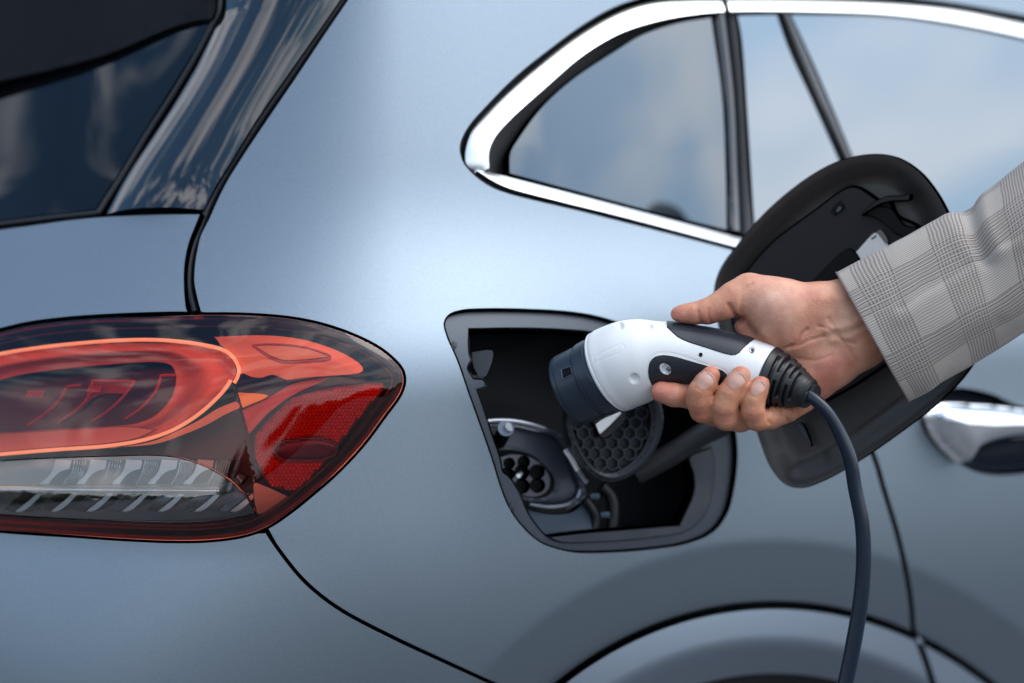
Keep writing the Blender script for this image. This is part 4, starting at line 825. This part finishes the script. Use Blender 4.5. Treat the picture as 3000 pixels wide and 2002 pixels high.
# strain relief boot with staggered slots
bs = BS([(1808, 792, -80, 226, 222), (1822, 797, -84, 240, 236), (1870, 812, -98, 232, 230), (1930, 832, -116, 212, 212), (2000, 862, -140, 184, 186), (2060, 888, -162, 156, 158), (2100, 905, -178, 132, 134), (2125, 916, -190, 122, 122), (2150, 926, -202, 112, 112), (2160, 930, -207, 92, 92), (2150, 925, -200, 62, 62)])
def slots(t, th):
    r = np.ones(np.broadcast(t, th).shape)
    for k, (a, b, w_) in enumerate(((.20, .25, 0), (.32, .37, 1), (.44, .49, 0), (.56, .60, 1), (.67, .71, 0))):
        ax = sst((t - a + .012) / .014) * (1 - sst((t - b) / .014)); ph = (th / math.pi * 1.5 + w_ * .5 + .30) % 1.0
        an = sst((ph - .07) / .03) * (1 - sst((ph - .90) / .03)); r = r - (.155 + .06 * t) * ax * an
    return r
V3, F3, _ = loft(bs, 170, 200, 2.0, disp=slots); n3 = vnorm(V3, F3)
if (n3[:, 2] * (V3[:, 2] - V3[:, 2].mean())).sum() < 0: F3 = F3[:, ::-1]
mesh('strain_relief', Q3(V3), F3, BOOT, plug)
cab = np.array([(2320, 1128, -50), (2350, 1146, -78), (2388, 1172, -98), (2430, 1214, -106), (2464, 1278, -108), (2490, 1345, -107)] + [(x * DS, y * DS, z) for x, y, z in ((1962, 1120, -102), (1978, 1200, -100), (1982, 1280, -96), (1975, 1380, -90), (1960, 1470, -84), (1940, 1568, -78), (1905, 1700, -70), (1840, 1900, -50), (1760, 2150, -20), (1700, 2500, 30))])
cs_ = spline3(np.c_[cab, np.full(len(cab), 20.5)], 120)
tube('cable', Q3(cs_[:, :3]), np.interp(np.arange(120), [0, 40, 119], [18, 23, 26.5]) * U0, CABM, plug, 24)
# ================================================================== PERSON: the hand as one implicit skin, polygonised by surface nets
ZAS = 1930 / 800.
def za(*r): return [(1850 + x / ZAS, 700 + y / ZAS, z / ZAS, q / ZAS) for x, y, z, q in r]
chains = {
 'thumb': (za((325, 532, -40, 51), (372, 530, -46, 62), (440, 527, -50, 73), (540, 512, -50, 88), (640, 472, -46, 103), (730, 425, -35, 120), (830, 372, -15, 122)), 14),
 'index': (za((212, 1082, -130, 76), (300, 1104, -130, 82), (400, 1112, -70, 84), (520, 1100, 60, 88), (660, 1020, 170, 96), (860, 900, 230, 110)), 10),
 'middle': (za((560, 966, -250, 68), (522, 1020, -264, 80), (482, 1085, -264, 87), (478, 1150, -242, 90), (500, 1212, -190, 88), (590, 1238, -80, 84), (700, 1220, 40, 88), (850, 1140, 140, 96), (1000, 1050, 200, 105)), 8),
 'ring': (za((772, 970, -262, 72), (738, 1028, -274, 82), (692, 1100, -274, 89), (657, 1180, -256, 93), (670, 1260, -202, 95), (770, 1278, -90, 88), (900, 1240, 30, 88), (1060, 1130, 130, 98)), 8),
 'pinky': (za((915, 1030, -270, 66), (886, 1085, -280, 75), (861, 1145, -280, 81), (862, 1218, -262, 87), (888, 1270, -215, 88), (985, 1268, -130, 78), (1100, 1222, -40, 78), (1210, 1130, 50, 104)), 8),
}
palm = [za((830, 372, -15, 118), (900, 415, 0, 150), (1010, 485, 5, 212)), za((1010, 485, 5, 212), (1085, 560, 10, 196)), za((1085, 560, 10, 190), (1160, 520, 10, 205), (1320, 500, 15, 190), (1500, 470, 20, 180), (1800, 330, 25, 185)),
        za((1120, 700, 60, 180), (1200, 700, 40, 195), (1560, 600, 20, 185), (1850, 440, 25, 190)), za((1090, 1090, 170, 120), (1180, 1010, 130, 160), (1262, 955, 90, 200), (1400, 860, 60, 200), (1620, 728, 40, 190), (1900, 560, 35, 190)),
        za((780, 625, 30, 55), (860, 720, 90, 100), (1000, 860, 160, 130), (1180, 1010, 130, 150)), za((860, 900, 230, 110), (1000, 1050, 200, 110), (1180, 1010, 130, 150))]
VX = 4.4
lo3 = np.array([1860., 740., -170.]); hi3 = np.array([2760., 1330., 170.])
gx_, gy_, gz_ = [np.arange(a, b, VX) for a, b in zip(lo3, hi3)]
G = np.stack(np.meshgrid(gx_, gy_, gz_, indexing='ij'), -1).astype(np.float32)
def capsd(sh, p, a, b):
    A = np.array(a[:3], np.float32); B = np.array(b[:3], np.float32); ra, rb = a[3], b[3]; ab = B - A; l2 = float(ab @ ab); t = np.clip(((p - A) @ ab) / l2, 0, 1)
    return np.linalg.norm(p - A - t[..., None] * ab, axis=-1) - (ra + (rb - ra) * t)
def smin(a, b, k):
    h = np.maximum(k - np.abs(a - b), 0) / k; return np.minimum(a, b) - h * h * k * .25
def field(chain, k):
    D = np.full(G.shape[:3], 60., np.float32)
    for a, b in zip(chain[:-1], chain[1:]):
        m = max(a[3], b[3]) + 32; l = np.minimum(a[:3], b[:3]) - m; h = np.maximum(a[:3], b[:3]) + m
        sl = tuple(slice(max(0, int((l[i] - lo3[i]) / VX)), max(0, int((h[i] - lo3[i]) / VX) + 1)) for i in range(3))
        if min(s.stop - s.start for s in sl) <= 0: continue
        D[sl] = smin(D[sl], capsd(None, G[sl], a, b), k)
    return D
D = None
for c in palm:
    f = field(c, 16); D = f if D is None else smin(D, f, 26)
fd = {k: field(c, kk) for k, (c, kk) in chains.items()}
Fg = fd['middle']
for k in ('ring', 'pinky', 'index'): Fg = smin(Fg, fd[k], 3.5)
D = smin(D, fd['thumb'], 20); D = smin(D, Fg, 9)
for _ in range(1):
    for ax in range(3): D = (np.roll(D, 1, ax) + 2 * D + np.roll(D, -1, ax)) / 4
def surface_nets(D, lo, vx):
    s = D < 0; nx, ny, nz = D.shape; c = np.zeros((nx - 1, ny - 1, nz - 1), int)
    off = [(i, j, k) for i in (0, 1) for j in (0, 1) for k in (0, 1)]
    for i, j, k in off: c += s[i:nx - 1 + i, j:ny - 1 + j, k:nz - 1 + k]
    act = (c > 0) & (c < 8); idx = -np.ones(act.shape, int); cells = np.argwhere(act); idx[act] = np.arange(len(cells))
    acc = np.zeros((len(cells), 3)); cnt = np.zeros(len(cells))
    for a in range(8):
        for b in range(a + 1, 8):
            if sum(abs(off[a][q] - off[b][q]) for q in range(3)) != 1: continue
            pa_, pb_ = cells + off[a], cells + off[b]; da, db = D[tuple(pa_.T)], D[tuple(pb_.T)]; m = (da < 0) != (db < 0)
            t = np.where(m, da / np.where(m, da - db, 1), 0)[:, None]; acc += np.where(m[:, None], pa_ + t * (pb_ - pa_), 0); cnt += m
    V = lo + vx * acc / cnt[:, None]; Fs = []
    for ax in range(3):
        o1, o2 = [q for q in range(3) if q != ax]; a = np.take(s, range(D.shape[ax] - 1), ax); b = np.take(s, range(1, D.shape[ax]), ax)
        e = np.argwhere(a != b); e = e[(e[:, o1] > 0) & (e[:, o2] > 0) & (e[:, o1] < D.shape[o1] - 1) & (e[:, o2] < D.shape[o2] - 1)]
        d1 = np.eye(3, dtype=int)[o1]; d2 = np.eye(3, dtype=int)[o2]
        q = np.stack([idx[tuple((e - d1 - d2).T)], idx[tuple((e - d2).T)], idx[tuple(e.T)], idx[tuple((e - d1).T)]], 1); Fs.append(q[(q >= 0).all(1)])
    return V, Fs
HV, Fs = surface_nets(D, lo3, VX)
HF = np.vstack(Fs)
# make every face look outwards by the field's gradient
gr = np.stack(np.gradient(D), -1); ci = np.clip(((HV - lo3) / VX).round().astype(int), 0, np.array(D.shape) - 1); gn = gr[tuple(ci.T)]; gn /= np.maximum(np.linalg.norm(gn, axis=1), 1e-9)[:, None]
a = HV[HF[:, 1]] - HV[HF[:, 0]]; b = HV[HF[:, 2]] - HV[HF[:, 0]]; flip = (np.cross(a, b) * gn[HF[:, 0]]).sum(1) < 0
HF[flip] = HF[flip][:, ::-1]
def relax(V, Fc, n, lam=.5):
    e = np.vstack([Fc[:, [i, (i + 1) % 4]] for i in range(4)]); e = np.vstack([e, e[:, ::-1]])
    for it in range(n):
        s = np.zeros_like(V); np.add.at(s, e[:, 0], V[e[:, 1]]); c = np.bincount(e[:, 0], minlength=len(V))[:, None]; V = V + (lam if it % 2 == 0 else -lam * .98) * (s / np.maximum(c, 1) - V)
    return V
HV = relax(HV, HF, 8)
hn = vnorm(HV, HF); fr = hn[:, 2] < .1
def A2(*p): return [(1850 + x / ZAS, 700 + y / ZAS) for x, y in p]
def crease_(pts_, w, dep, zmax=None):
    global HV
    c = crv(A2(*pts_), 4); l = c.min(0) - 30; h = c.max(0) + 30; m = fr & (HV[:, 0] > l[0]) & (HV[:, 0] < h[0]) & (HV[:, 1] > l[1]) & (HV[:, 1] < h[1])
    d = np.full(len(HV), 1e9); d[m] = dist(HV[m, :2], c, False); HV = HV - (1.7 * dep * np.exp(-(d / w) ** 2))[:, None] * hn
for p_, w, dp in (([(1240, 640), (1200, 680), (1165, 740), (1110, 768)], 5, 4.0), ([(1080, 778), (1180, 755), (1260, 720), (1360, 690)], 5, 2.4), ([(690, 470), (735, 545), (775, 580)], 6, 5), ([(850, 320), (800, 370), (775, 430), (772, 520)], 6, 2.6),
                  ([(1320, 620), (1400, 640), (1460, 700), (1580, 745)], 5, 2.2), ([(1390, 560), (1440, 640), (1490, 720), (1600, 880)], 5, 2.0), ([(1180, 850), (1300, 860), (1420, 820)], 5, 1.4),
                  ([(470, 515), (478, 560), (500, 600)], 5, 2.0), ([(540, 500), (545, 560), (575, 610)], 5, 1.8), ([(960, 1190), (968, 1240), (975, 1300)], 6, 4), ([(1050, 1190), (1085, 1250), (1110, 1290)], 5, 3), ([(1140, 1190), (1180, 1240)], 5, 2.2)): crease_(p_, w, dp)
for p_, w, dp in (([(1380, 640), (1520, 620), (1650, 560), (1760, 490)], 13, -4.5), ([(1420, 720), (1560, 690), (1700, 620)], 11, -3), ([(1330, 420), (1500, 400), (1700, 300)], 18, -2)): crease_(p_, w, dp)
# knuckle wrinkles on the back of the bent fingers
for cx, cy, hw in ((470, 1090, 50), (690, 1105, 52), (862, 1150, 46)):
    for k in range(3): crease_([(cx - hw, cy - 12 + 15 * k), (cx, cy + 10 + 15 * k), (cx + hw * .9, cy - 4 + 15 * k)], 2.6, .75)
for cx, cy, hw in ((480, 1215, 56), (655, 1262, 60), (865, 1268, 58)):
    for k in range(4): crease_([(cx - hw, cy - 26 + 16 * k), (cx, cy - 8 + 16 * k), (cx + hw, cy - 22 + 16 * k)], 2.6, .8)
HVw = Q3(HV)
hand_cast = caster(HVw, HF)
person = empty('person', tuple(Q3([[2600, 1000, 0]])[0]), 'arm in a grey plaid jacket sleeve with its hand gripping the white plug', 'person')
SKIN = bpy.data.materials.new('skin'); SKIN.use_nodes = True; nt = SKIN.node_tree; b = nt.nodes['Principled BSDF']
b.inputs['Roughness'].default_value = .47; b.inputs['Subsurface Weight'].default_value = .12; b.inputs['Subsurface Radius'].default_value = (.010, .004, .002); b.inputs['Subsurface Scale'].default_value = .35; b.inputs['Specular IOR Level'].default_value = .4
at = N(nt, 'ShaderNodeVertexColor', layer_name='Tone'); tcn = N(nt, 'ShaderNodeTexCoord')
nz1 = N(nt, 'ShaderNodeTexNoise'); nz1.inputs['Scale'].default_value = 75; nz1.inputs['Detail'].default_value = 6; L(nt, tcn.outputs['Object'], nz1.inputs['Vector'])
rmp = N(nt, 'ShaderNodeMapRange'); rmp.inputs['From Min'].default_value = .3; rmp.inputs['From Max'].default_value = .7; rmp.inputs['To Min'].default_value = .84; rmp.inputs['To Max'].default_value = 1.12; L(nt, nz1.outputs['Fac'], rmp.inputs['Value'])
mm = N(nt, 'ShaderNodeMix', data_type='RGBA', blend_type='MULTIPLY'); mm.inputs['Factor'].default_value = 1; L(nt, at.outputs['Color'], mm.inputs[6]); cmb = N(nt, 'ShaderNodeCombineXYZ')
pw = N(nt, 'ShaderNodeMath', operation='POWER'); L(nt, rmp.outputs[0], pw.inputs[0]); pw.inputs[1].default_value = 1.7
L(nt, rmp.outputs[0], cmb.inputs[0]); L(nt, pw.outputs[0], cmb.inputs[1]); L(nt, pw.outputs[0], cmb.inputs[2]); L(nt, cmb.outputs[0], mm.inputs[7]); L(nt, mm.outputs[2], b.inputs['Base Color'])
vo = N(nt, 'ShaderNodeTexVoronoi', feature='DISTANCE_TO_EDGE'); vo.inputs['Scale'].default_value = 620; L(nt, tcn.outputs['Object'], vo.inputs['Vector'])
nz2 = N(nt, 'ShaderNodeTexNoise'); nz2.inputs['Scale'].default_value = 230; nz2.inputs['Detail'].default_value = 5; L(nt, tcn.outputs['Object'], nz2.inputs['Vector'])
ad = N(nt, 'ShaderNodeMath', operation='ADD'); L(nt, vo.outputs['Distance'], ad.inputs[0]); L(nt, nz2.outputs['Fac'], ad.inputs[1])
bpn = N(nt, 'ShaderNodeBump'); bpn.inputs['Strength'].default_value = .42; bpn.inputs['Distance'].default_value = .0007; L(nt, ad.outputs[0], bpn.inputs['Height']); L(nt, bpn.outputs[0], b.inputs['Normal'])
hand = mesh('hand', HVw, HF, SKIN, person)
# tone of the skin: paler palm, tanned backs of the fingers, redder pads and creases
tone = np.tile([.60, .275, .17], (len(HV), 1))
tan = np.array([.53, .235, .135]); red = np.array([.60, .20, .145]); pale = np.array([.66, .39, .29])
dmid = np.minimum(np.minimum(fd['middle'][tuple(ci.T)], fd['ring'][tuple(ci.T)]), fd['pinky'][tuple(ci.T)])
wt = (1 - sst((dmid - 4) / 14)); tone = tone * (1 - wt[:, None]) + tan * wt[:, None]
def blob(x, y, r, col, amt):
    global tone
    cx, cy = A2((x, y))[0]; w = amt * np.exp(-((HV[:, 0] - cx) ** 2 + (HV[:, 1] - cy) ** 2) / (r / ZAS) ** 2); tone = tone * (1 - w[:, None]) + np.array(col) * w[:, None]
for x, y, r, c, a_ in ((330, 530, 70, red, .6), (560, 590, 90, red, .7), (210, 1080, 110, red, .7), (1000, 480, 190, pale, .8), (1150, 720, 70, red, .5), (1430, 900, 140, red, .6), (1400, 1080, 120, red, .6), (770, 570, 50, red, .6), (490, 1240, 50, red, .5), (660, 1260, 50, red, .4), (870, 1270, 50, red, .4), (1500, 620, 170, (.60, .36, .25), .5), (1550, 400, 160, (.56, .32, .21), .6)): blob(x, y, r, c, a_)
for (x, y) in ((560, 920), (775, 915), (925, 985)): blob(x, y, 48, red, .6)
ca = hand.data.color_attributes.new('Tone', 'FLOAT_COLOR', 'POINT'); ca.data.foreach_set('color', np.c_[tone, np.ones(len(tone))].astype(np.float32).ravel())
NAIL = principled('nail', (.50, .285, .22), .27, 0.); NAILW = principled('nail_edge', (.72, .62, .55), .35, 0.)
nails = [[(503, 934), (540, 944), (572, 970), (588, 1000), (572, 1030), (545, 1052), (515, 1066), (482, 1056), (462, 1032), (463, 1000), (482, 962)],
         [(728, 932), (765, 944), (796, 970), (811, 998), (795, 1026), (765, 1050), (735, 1063), (702, 1052), (682, 1022), (686, 988), (705, 954)],
         [(890, 990), (918, 1003), (940, 1026), (951, 1046), (938, 1072), (912, 1094), (885, 1110), (856, 1100), (841, 1076), (846, 1046), (864, 1014)]]
for nl in nails:
    o = ccw(crv(A2(*nl), 3, closed=True)); fn = lambda p: hand_cast(p, .0003)
    nb = panel('fingernail', o, NAIL, person, fn=fn, step=4, bare=True, e=.5, roll=.00008, skirt=.0002, ne=4)
    ed = crv(A2(*nl[1:4]), 3); e2 = tube('nail_tip', hand_cast(ed, .0007), 0.00024, NAILW, None, 8); e2.parent = nb; 
# ---------------------------------------------------------------- jacket sleeve
pairs = [((832, 738), (1222, 1432)), ((1010, 640), (1340, 1378)), ((1190, 548), (1490, 1285)), ((1400, 440), (1640, 1192)), ((1545, 398), (1745, 1130)), ((1700, 262), (1880, 1050)), ((1900, 100), (2090, 915)), ((2300, -230), (2500, 650)), ((2900, -680), (3150, 230))]
sst_ = []
for i, (a_, b_) in enumerate(pairs):
    pa_, pb_ = np.array(ZF(a_)[0]), np.array(ZF(b_)[0]); c = (pa_ + pb_) / 2; h = np.linalg.norm(pa_ - pb_) / 2; sst_.append((c[0], c[1], 8 - i * 3, *(((pa_ - pb_) / 2)), h * .62))
sst_ = np.array(sst_); NS, SG = 220, 260
SS = spline3(sst_, NS); th = np.linspace(0, 2 * math.pi, SG, endpoint=False)
C = SS[:, :3]; w = np.c_[SS[:, 3:5], np.zeros(NS)]; hz_ = SS[:, 5]
V = C[:, None] + w[:, None] * np.cos(th)[None, :, None] + (hz_[:, None] * -np.sin(th)[None, :])[..., None] * np.array([0, 0, 1.])
tt = np.linspace(0, 1, NS)[:, None]; px, py = V[..., 0], V[..., 1]
nrm = V - C[:, None]; nrm /= np.linalg.norm(nrm, axis=-1)[..., None]
# folds: soft long undulations, a few crisp drapes near the bend of the arm
f = 4.6 * np.sin(th * 3 + 5 * tt) * sst(tt * 6) + 3.4 * np.sin(th * 5 - 13 * tt + 1) * sst(tt * 5) + 1.8 * np.sin(21 * tt + 2.2 * np.cos(th * 2)) 
def ridge(pts_, wd, h):
    c = crv(ZF(*pts_), 6); m = np.sin(th)[None, :] > -.2; d = dist(np.c_[px.ravel(), py.ravel()], c, False).reshape(px.shape); return np.where(m, h * np.exp(-(d / wd) ** 2), 0)
f = f + ridge([(1180, 930), (1300, 845), (1430, 768), (1600, 660), (1850, 520)], 9, -3.4) + ridge([(1180, 985), (1300, 900), (1430, 820), (1600, 705), (1850, 560)], 26, 4.5) + ridge([(1545, 400), (1560, 470), (1590, 560), (1640, 680)], 22, -12) + ridge([(1620, 330), (1640, 450), (1700, 600)], 26, 9) + ridge([(1440, 440), (1500, 560), (1560, 640)], 26, 5) + ridge([(1090, 590), (1110, 700), (1180, 900)], 18, -2.2) + ridge([(1400, 1330), (1500, 1150), (1700, 1000)], 24, -4)
V = V + nrm * f[..., None]
Vo = V.reshape(-1, 3)
# lining: the cuff turns in
inn_ = []
for k, (sc, tb_) in enumerate(((.985, -1.2), (.955, .4), (.93, 30), (.92, 90))):
    j = 0; ring_ = C[0] + (V[0] - C[0]) * sc + (C[6] - C[0]) / np.linalg.norm(C[6] - C[0]) * tb_; inn_.append(ring_)
allV = np.vstack([np.vstack(inn_[::-1]), Vo]); NR = NS + 4
i = np.arange(NR - 1)[:, None] * SG; k = np.arange(SG)[None, :]; k2 = (k + 1) % SG; SF = np.stack([i + k, i + k2, i + SG + k2, i + SG + k], -1).reshape(-1, 4)
circ = 2 * math.pi * 190 * U0 * 1000
seg_l = np.r_[0, np.cumsum(np.linalg.norm(np.diff(V[:, SG // 4], axis=0), axis=1))] * U0 * 1000
vv = np.r_[[-8, -4, -2, -1], seg_l]; uu = th / (2 * math.pi) * circ
# cloth lines bend with the folds a little
uvm = np.stack([np.broadcast_to(uu[None], (NR, SG)), np.broadcast_to(vv[:, None], (NR, SG))], -1).reshape(-1, 2).copy()
me_f = SF
nrm2 = vnorm(allV, SF)
if (nrm2[4 * SG:] * nrm.reshape(-1, 3)).sum() < 0: SF = SF[:, ::-1]
CL = bpy.data.materials.new('glen_plaid'); CL.use_nodes = True; nt = CL.node_tree; b = nt.nodes['Principled BSDF']; b.inputs['Roughness'].default_value = .85; b.inputs['Sheen Weight'].default_value = .15
uvn = N(nt, 'ShaderNodeUVMap', uv_map='UVMap'); wob_ = N(nt, 'ShaderNodeTexNoise'); wob_.inputs['Scale'].default_value = .035; L(nt, uvn.outputs[0], wob_.inputs['Vector'])
wsc = N(nt, 'ShaderNodeVectorMath', operation='MULTIPLY_ADD'); L(nt, wob_.outputs['Color'], wsc.inputs[0]); wsc.inputs[1].default_value = (4.5, 4.5, 0); L(nt, uvn.outputs[0], wsc.inputs[2])
sx = N(nt, 'ShaderNodeSeparateXYZ'); L(nt, wsc.outputs[0], sx.inputs[0])
def mth(op, a, b_=None, c=None):
    n = N(nt, 'ShaderNodeMath', operation=op)
    for i, v in enumerate((a, b_, c)):
        if v is None: continue
        if isinstance(v, (int, float)): n.inputs[i].default_value = v
        else: L(nt, v, n.inputs[i])
    return n.outputs[0]
def stripe(x, p, duty=.5, ph=0.):
    fr_ = mth('FRACT', mth('ADD', mth('DIVIDE', x, p), 100 + ph)); return mth('LESS_THAN', fr_, duty)
X, Y = sx.outputs['X'], sx.outputs['Y']
bu = stripe(X, 46., .46, .18); bv = stripe(Y, 52., .46, .83)
su = mth('MULTIPLY', stripe(X, 2.35, .5), bu); sv = mth('MULTIPLY', stripe(Y, 2.35, .5), bv)
# double line edging of each band
fine = mth('MULTIPLY', stripe(X, 1.5, .45), .55); finev = mth('MULTIPLY', stripe(Y, 1.5, .4), .14)
both = mth('MULTIPLY', bu, bv); one = mth('SUBTRACT', 1, both)
chk = mth('MULTIPLY', both, mth('ADD', mth('MULTIPLY', mth('MULTIPLY', su, sv), .5), mth('MULTIPLY', mth('ADD', su, sv), .20)))
sg = mth('MULTIPLY', one, mth('MULTIPLY', mth('ADD', su, sv), .50))
dk_ = mth('MINIMUM', mth('ADD', mth('ADD', chk, sg), mth('ADD', fine, finev)), 1.)
mc = N(nt, 'ShaderNodeMix', data_type='RGBA'); L(nt, dk_, mc.inputs['Factor']); mc.inputs[6].default_value = (.475, .435, .375, 1); mc.inputs[7].default_value = (.125, .098, .095, 1); L(nt, mc.outputs[2], b.inputs['Base Color'])
bp_ = N(nt, 'ShaderNodeBump'); bp_.inputs['Strength'].default_value = .25; bp_.inputs['Distance'].default_value = .0004; tn = N(nt, 'ShaderNodeTexNoise'); tn.inputs['Scale'].default_value = 1.4; tn.inputs['Detail'].default_value = 5; L(nt, uvn.outputs[0], tn.inputs['Vector']); L(nt, tn.outputs['Fac'], bp_.inputs['Height']); L(nt, bp_.outputs[0], b.inputs['Normal'])
jk = mesh('jacket_sleeve', Q3(allV), SF, CL, person, uv=uvm)
tube('cuff_edge', Q3(V[0, list(range(SG)) + [0]]), .0007, principled('cuff_binding', (.16, .12, .12), .8), person, 6)
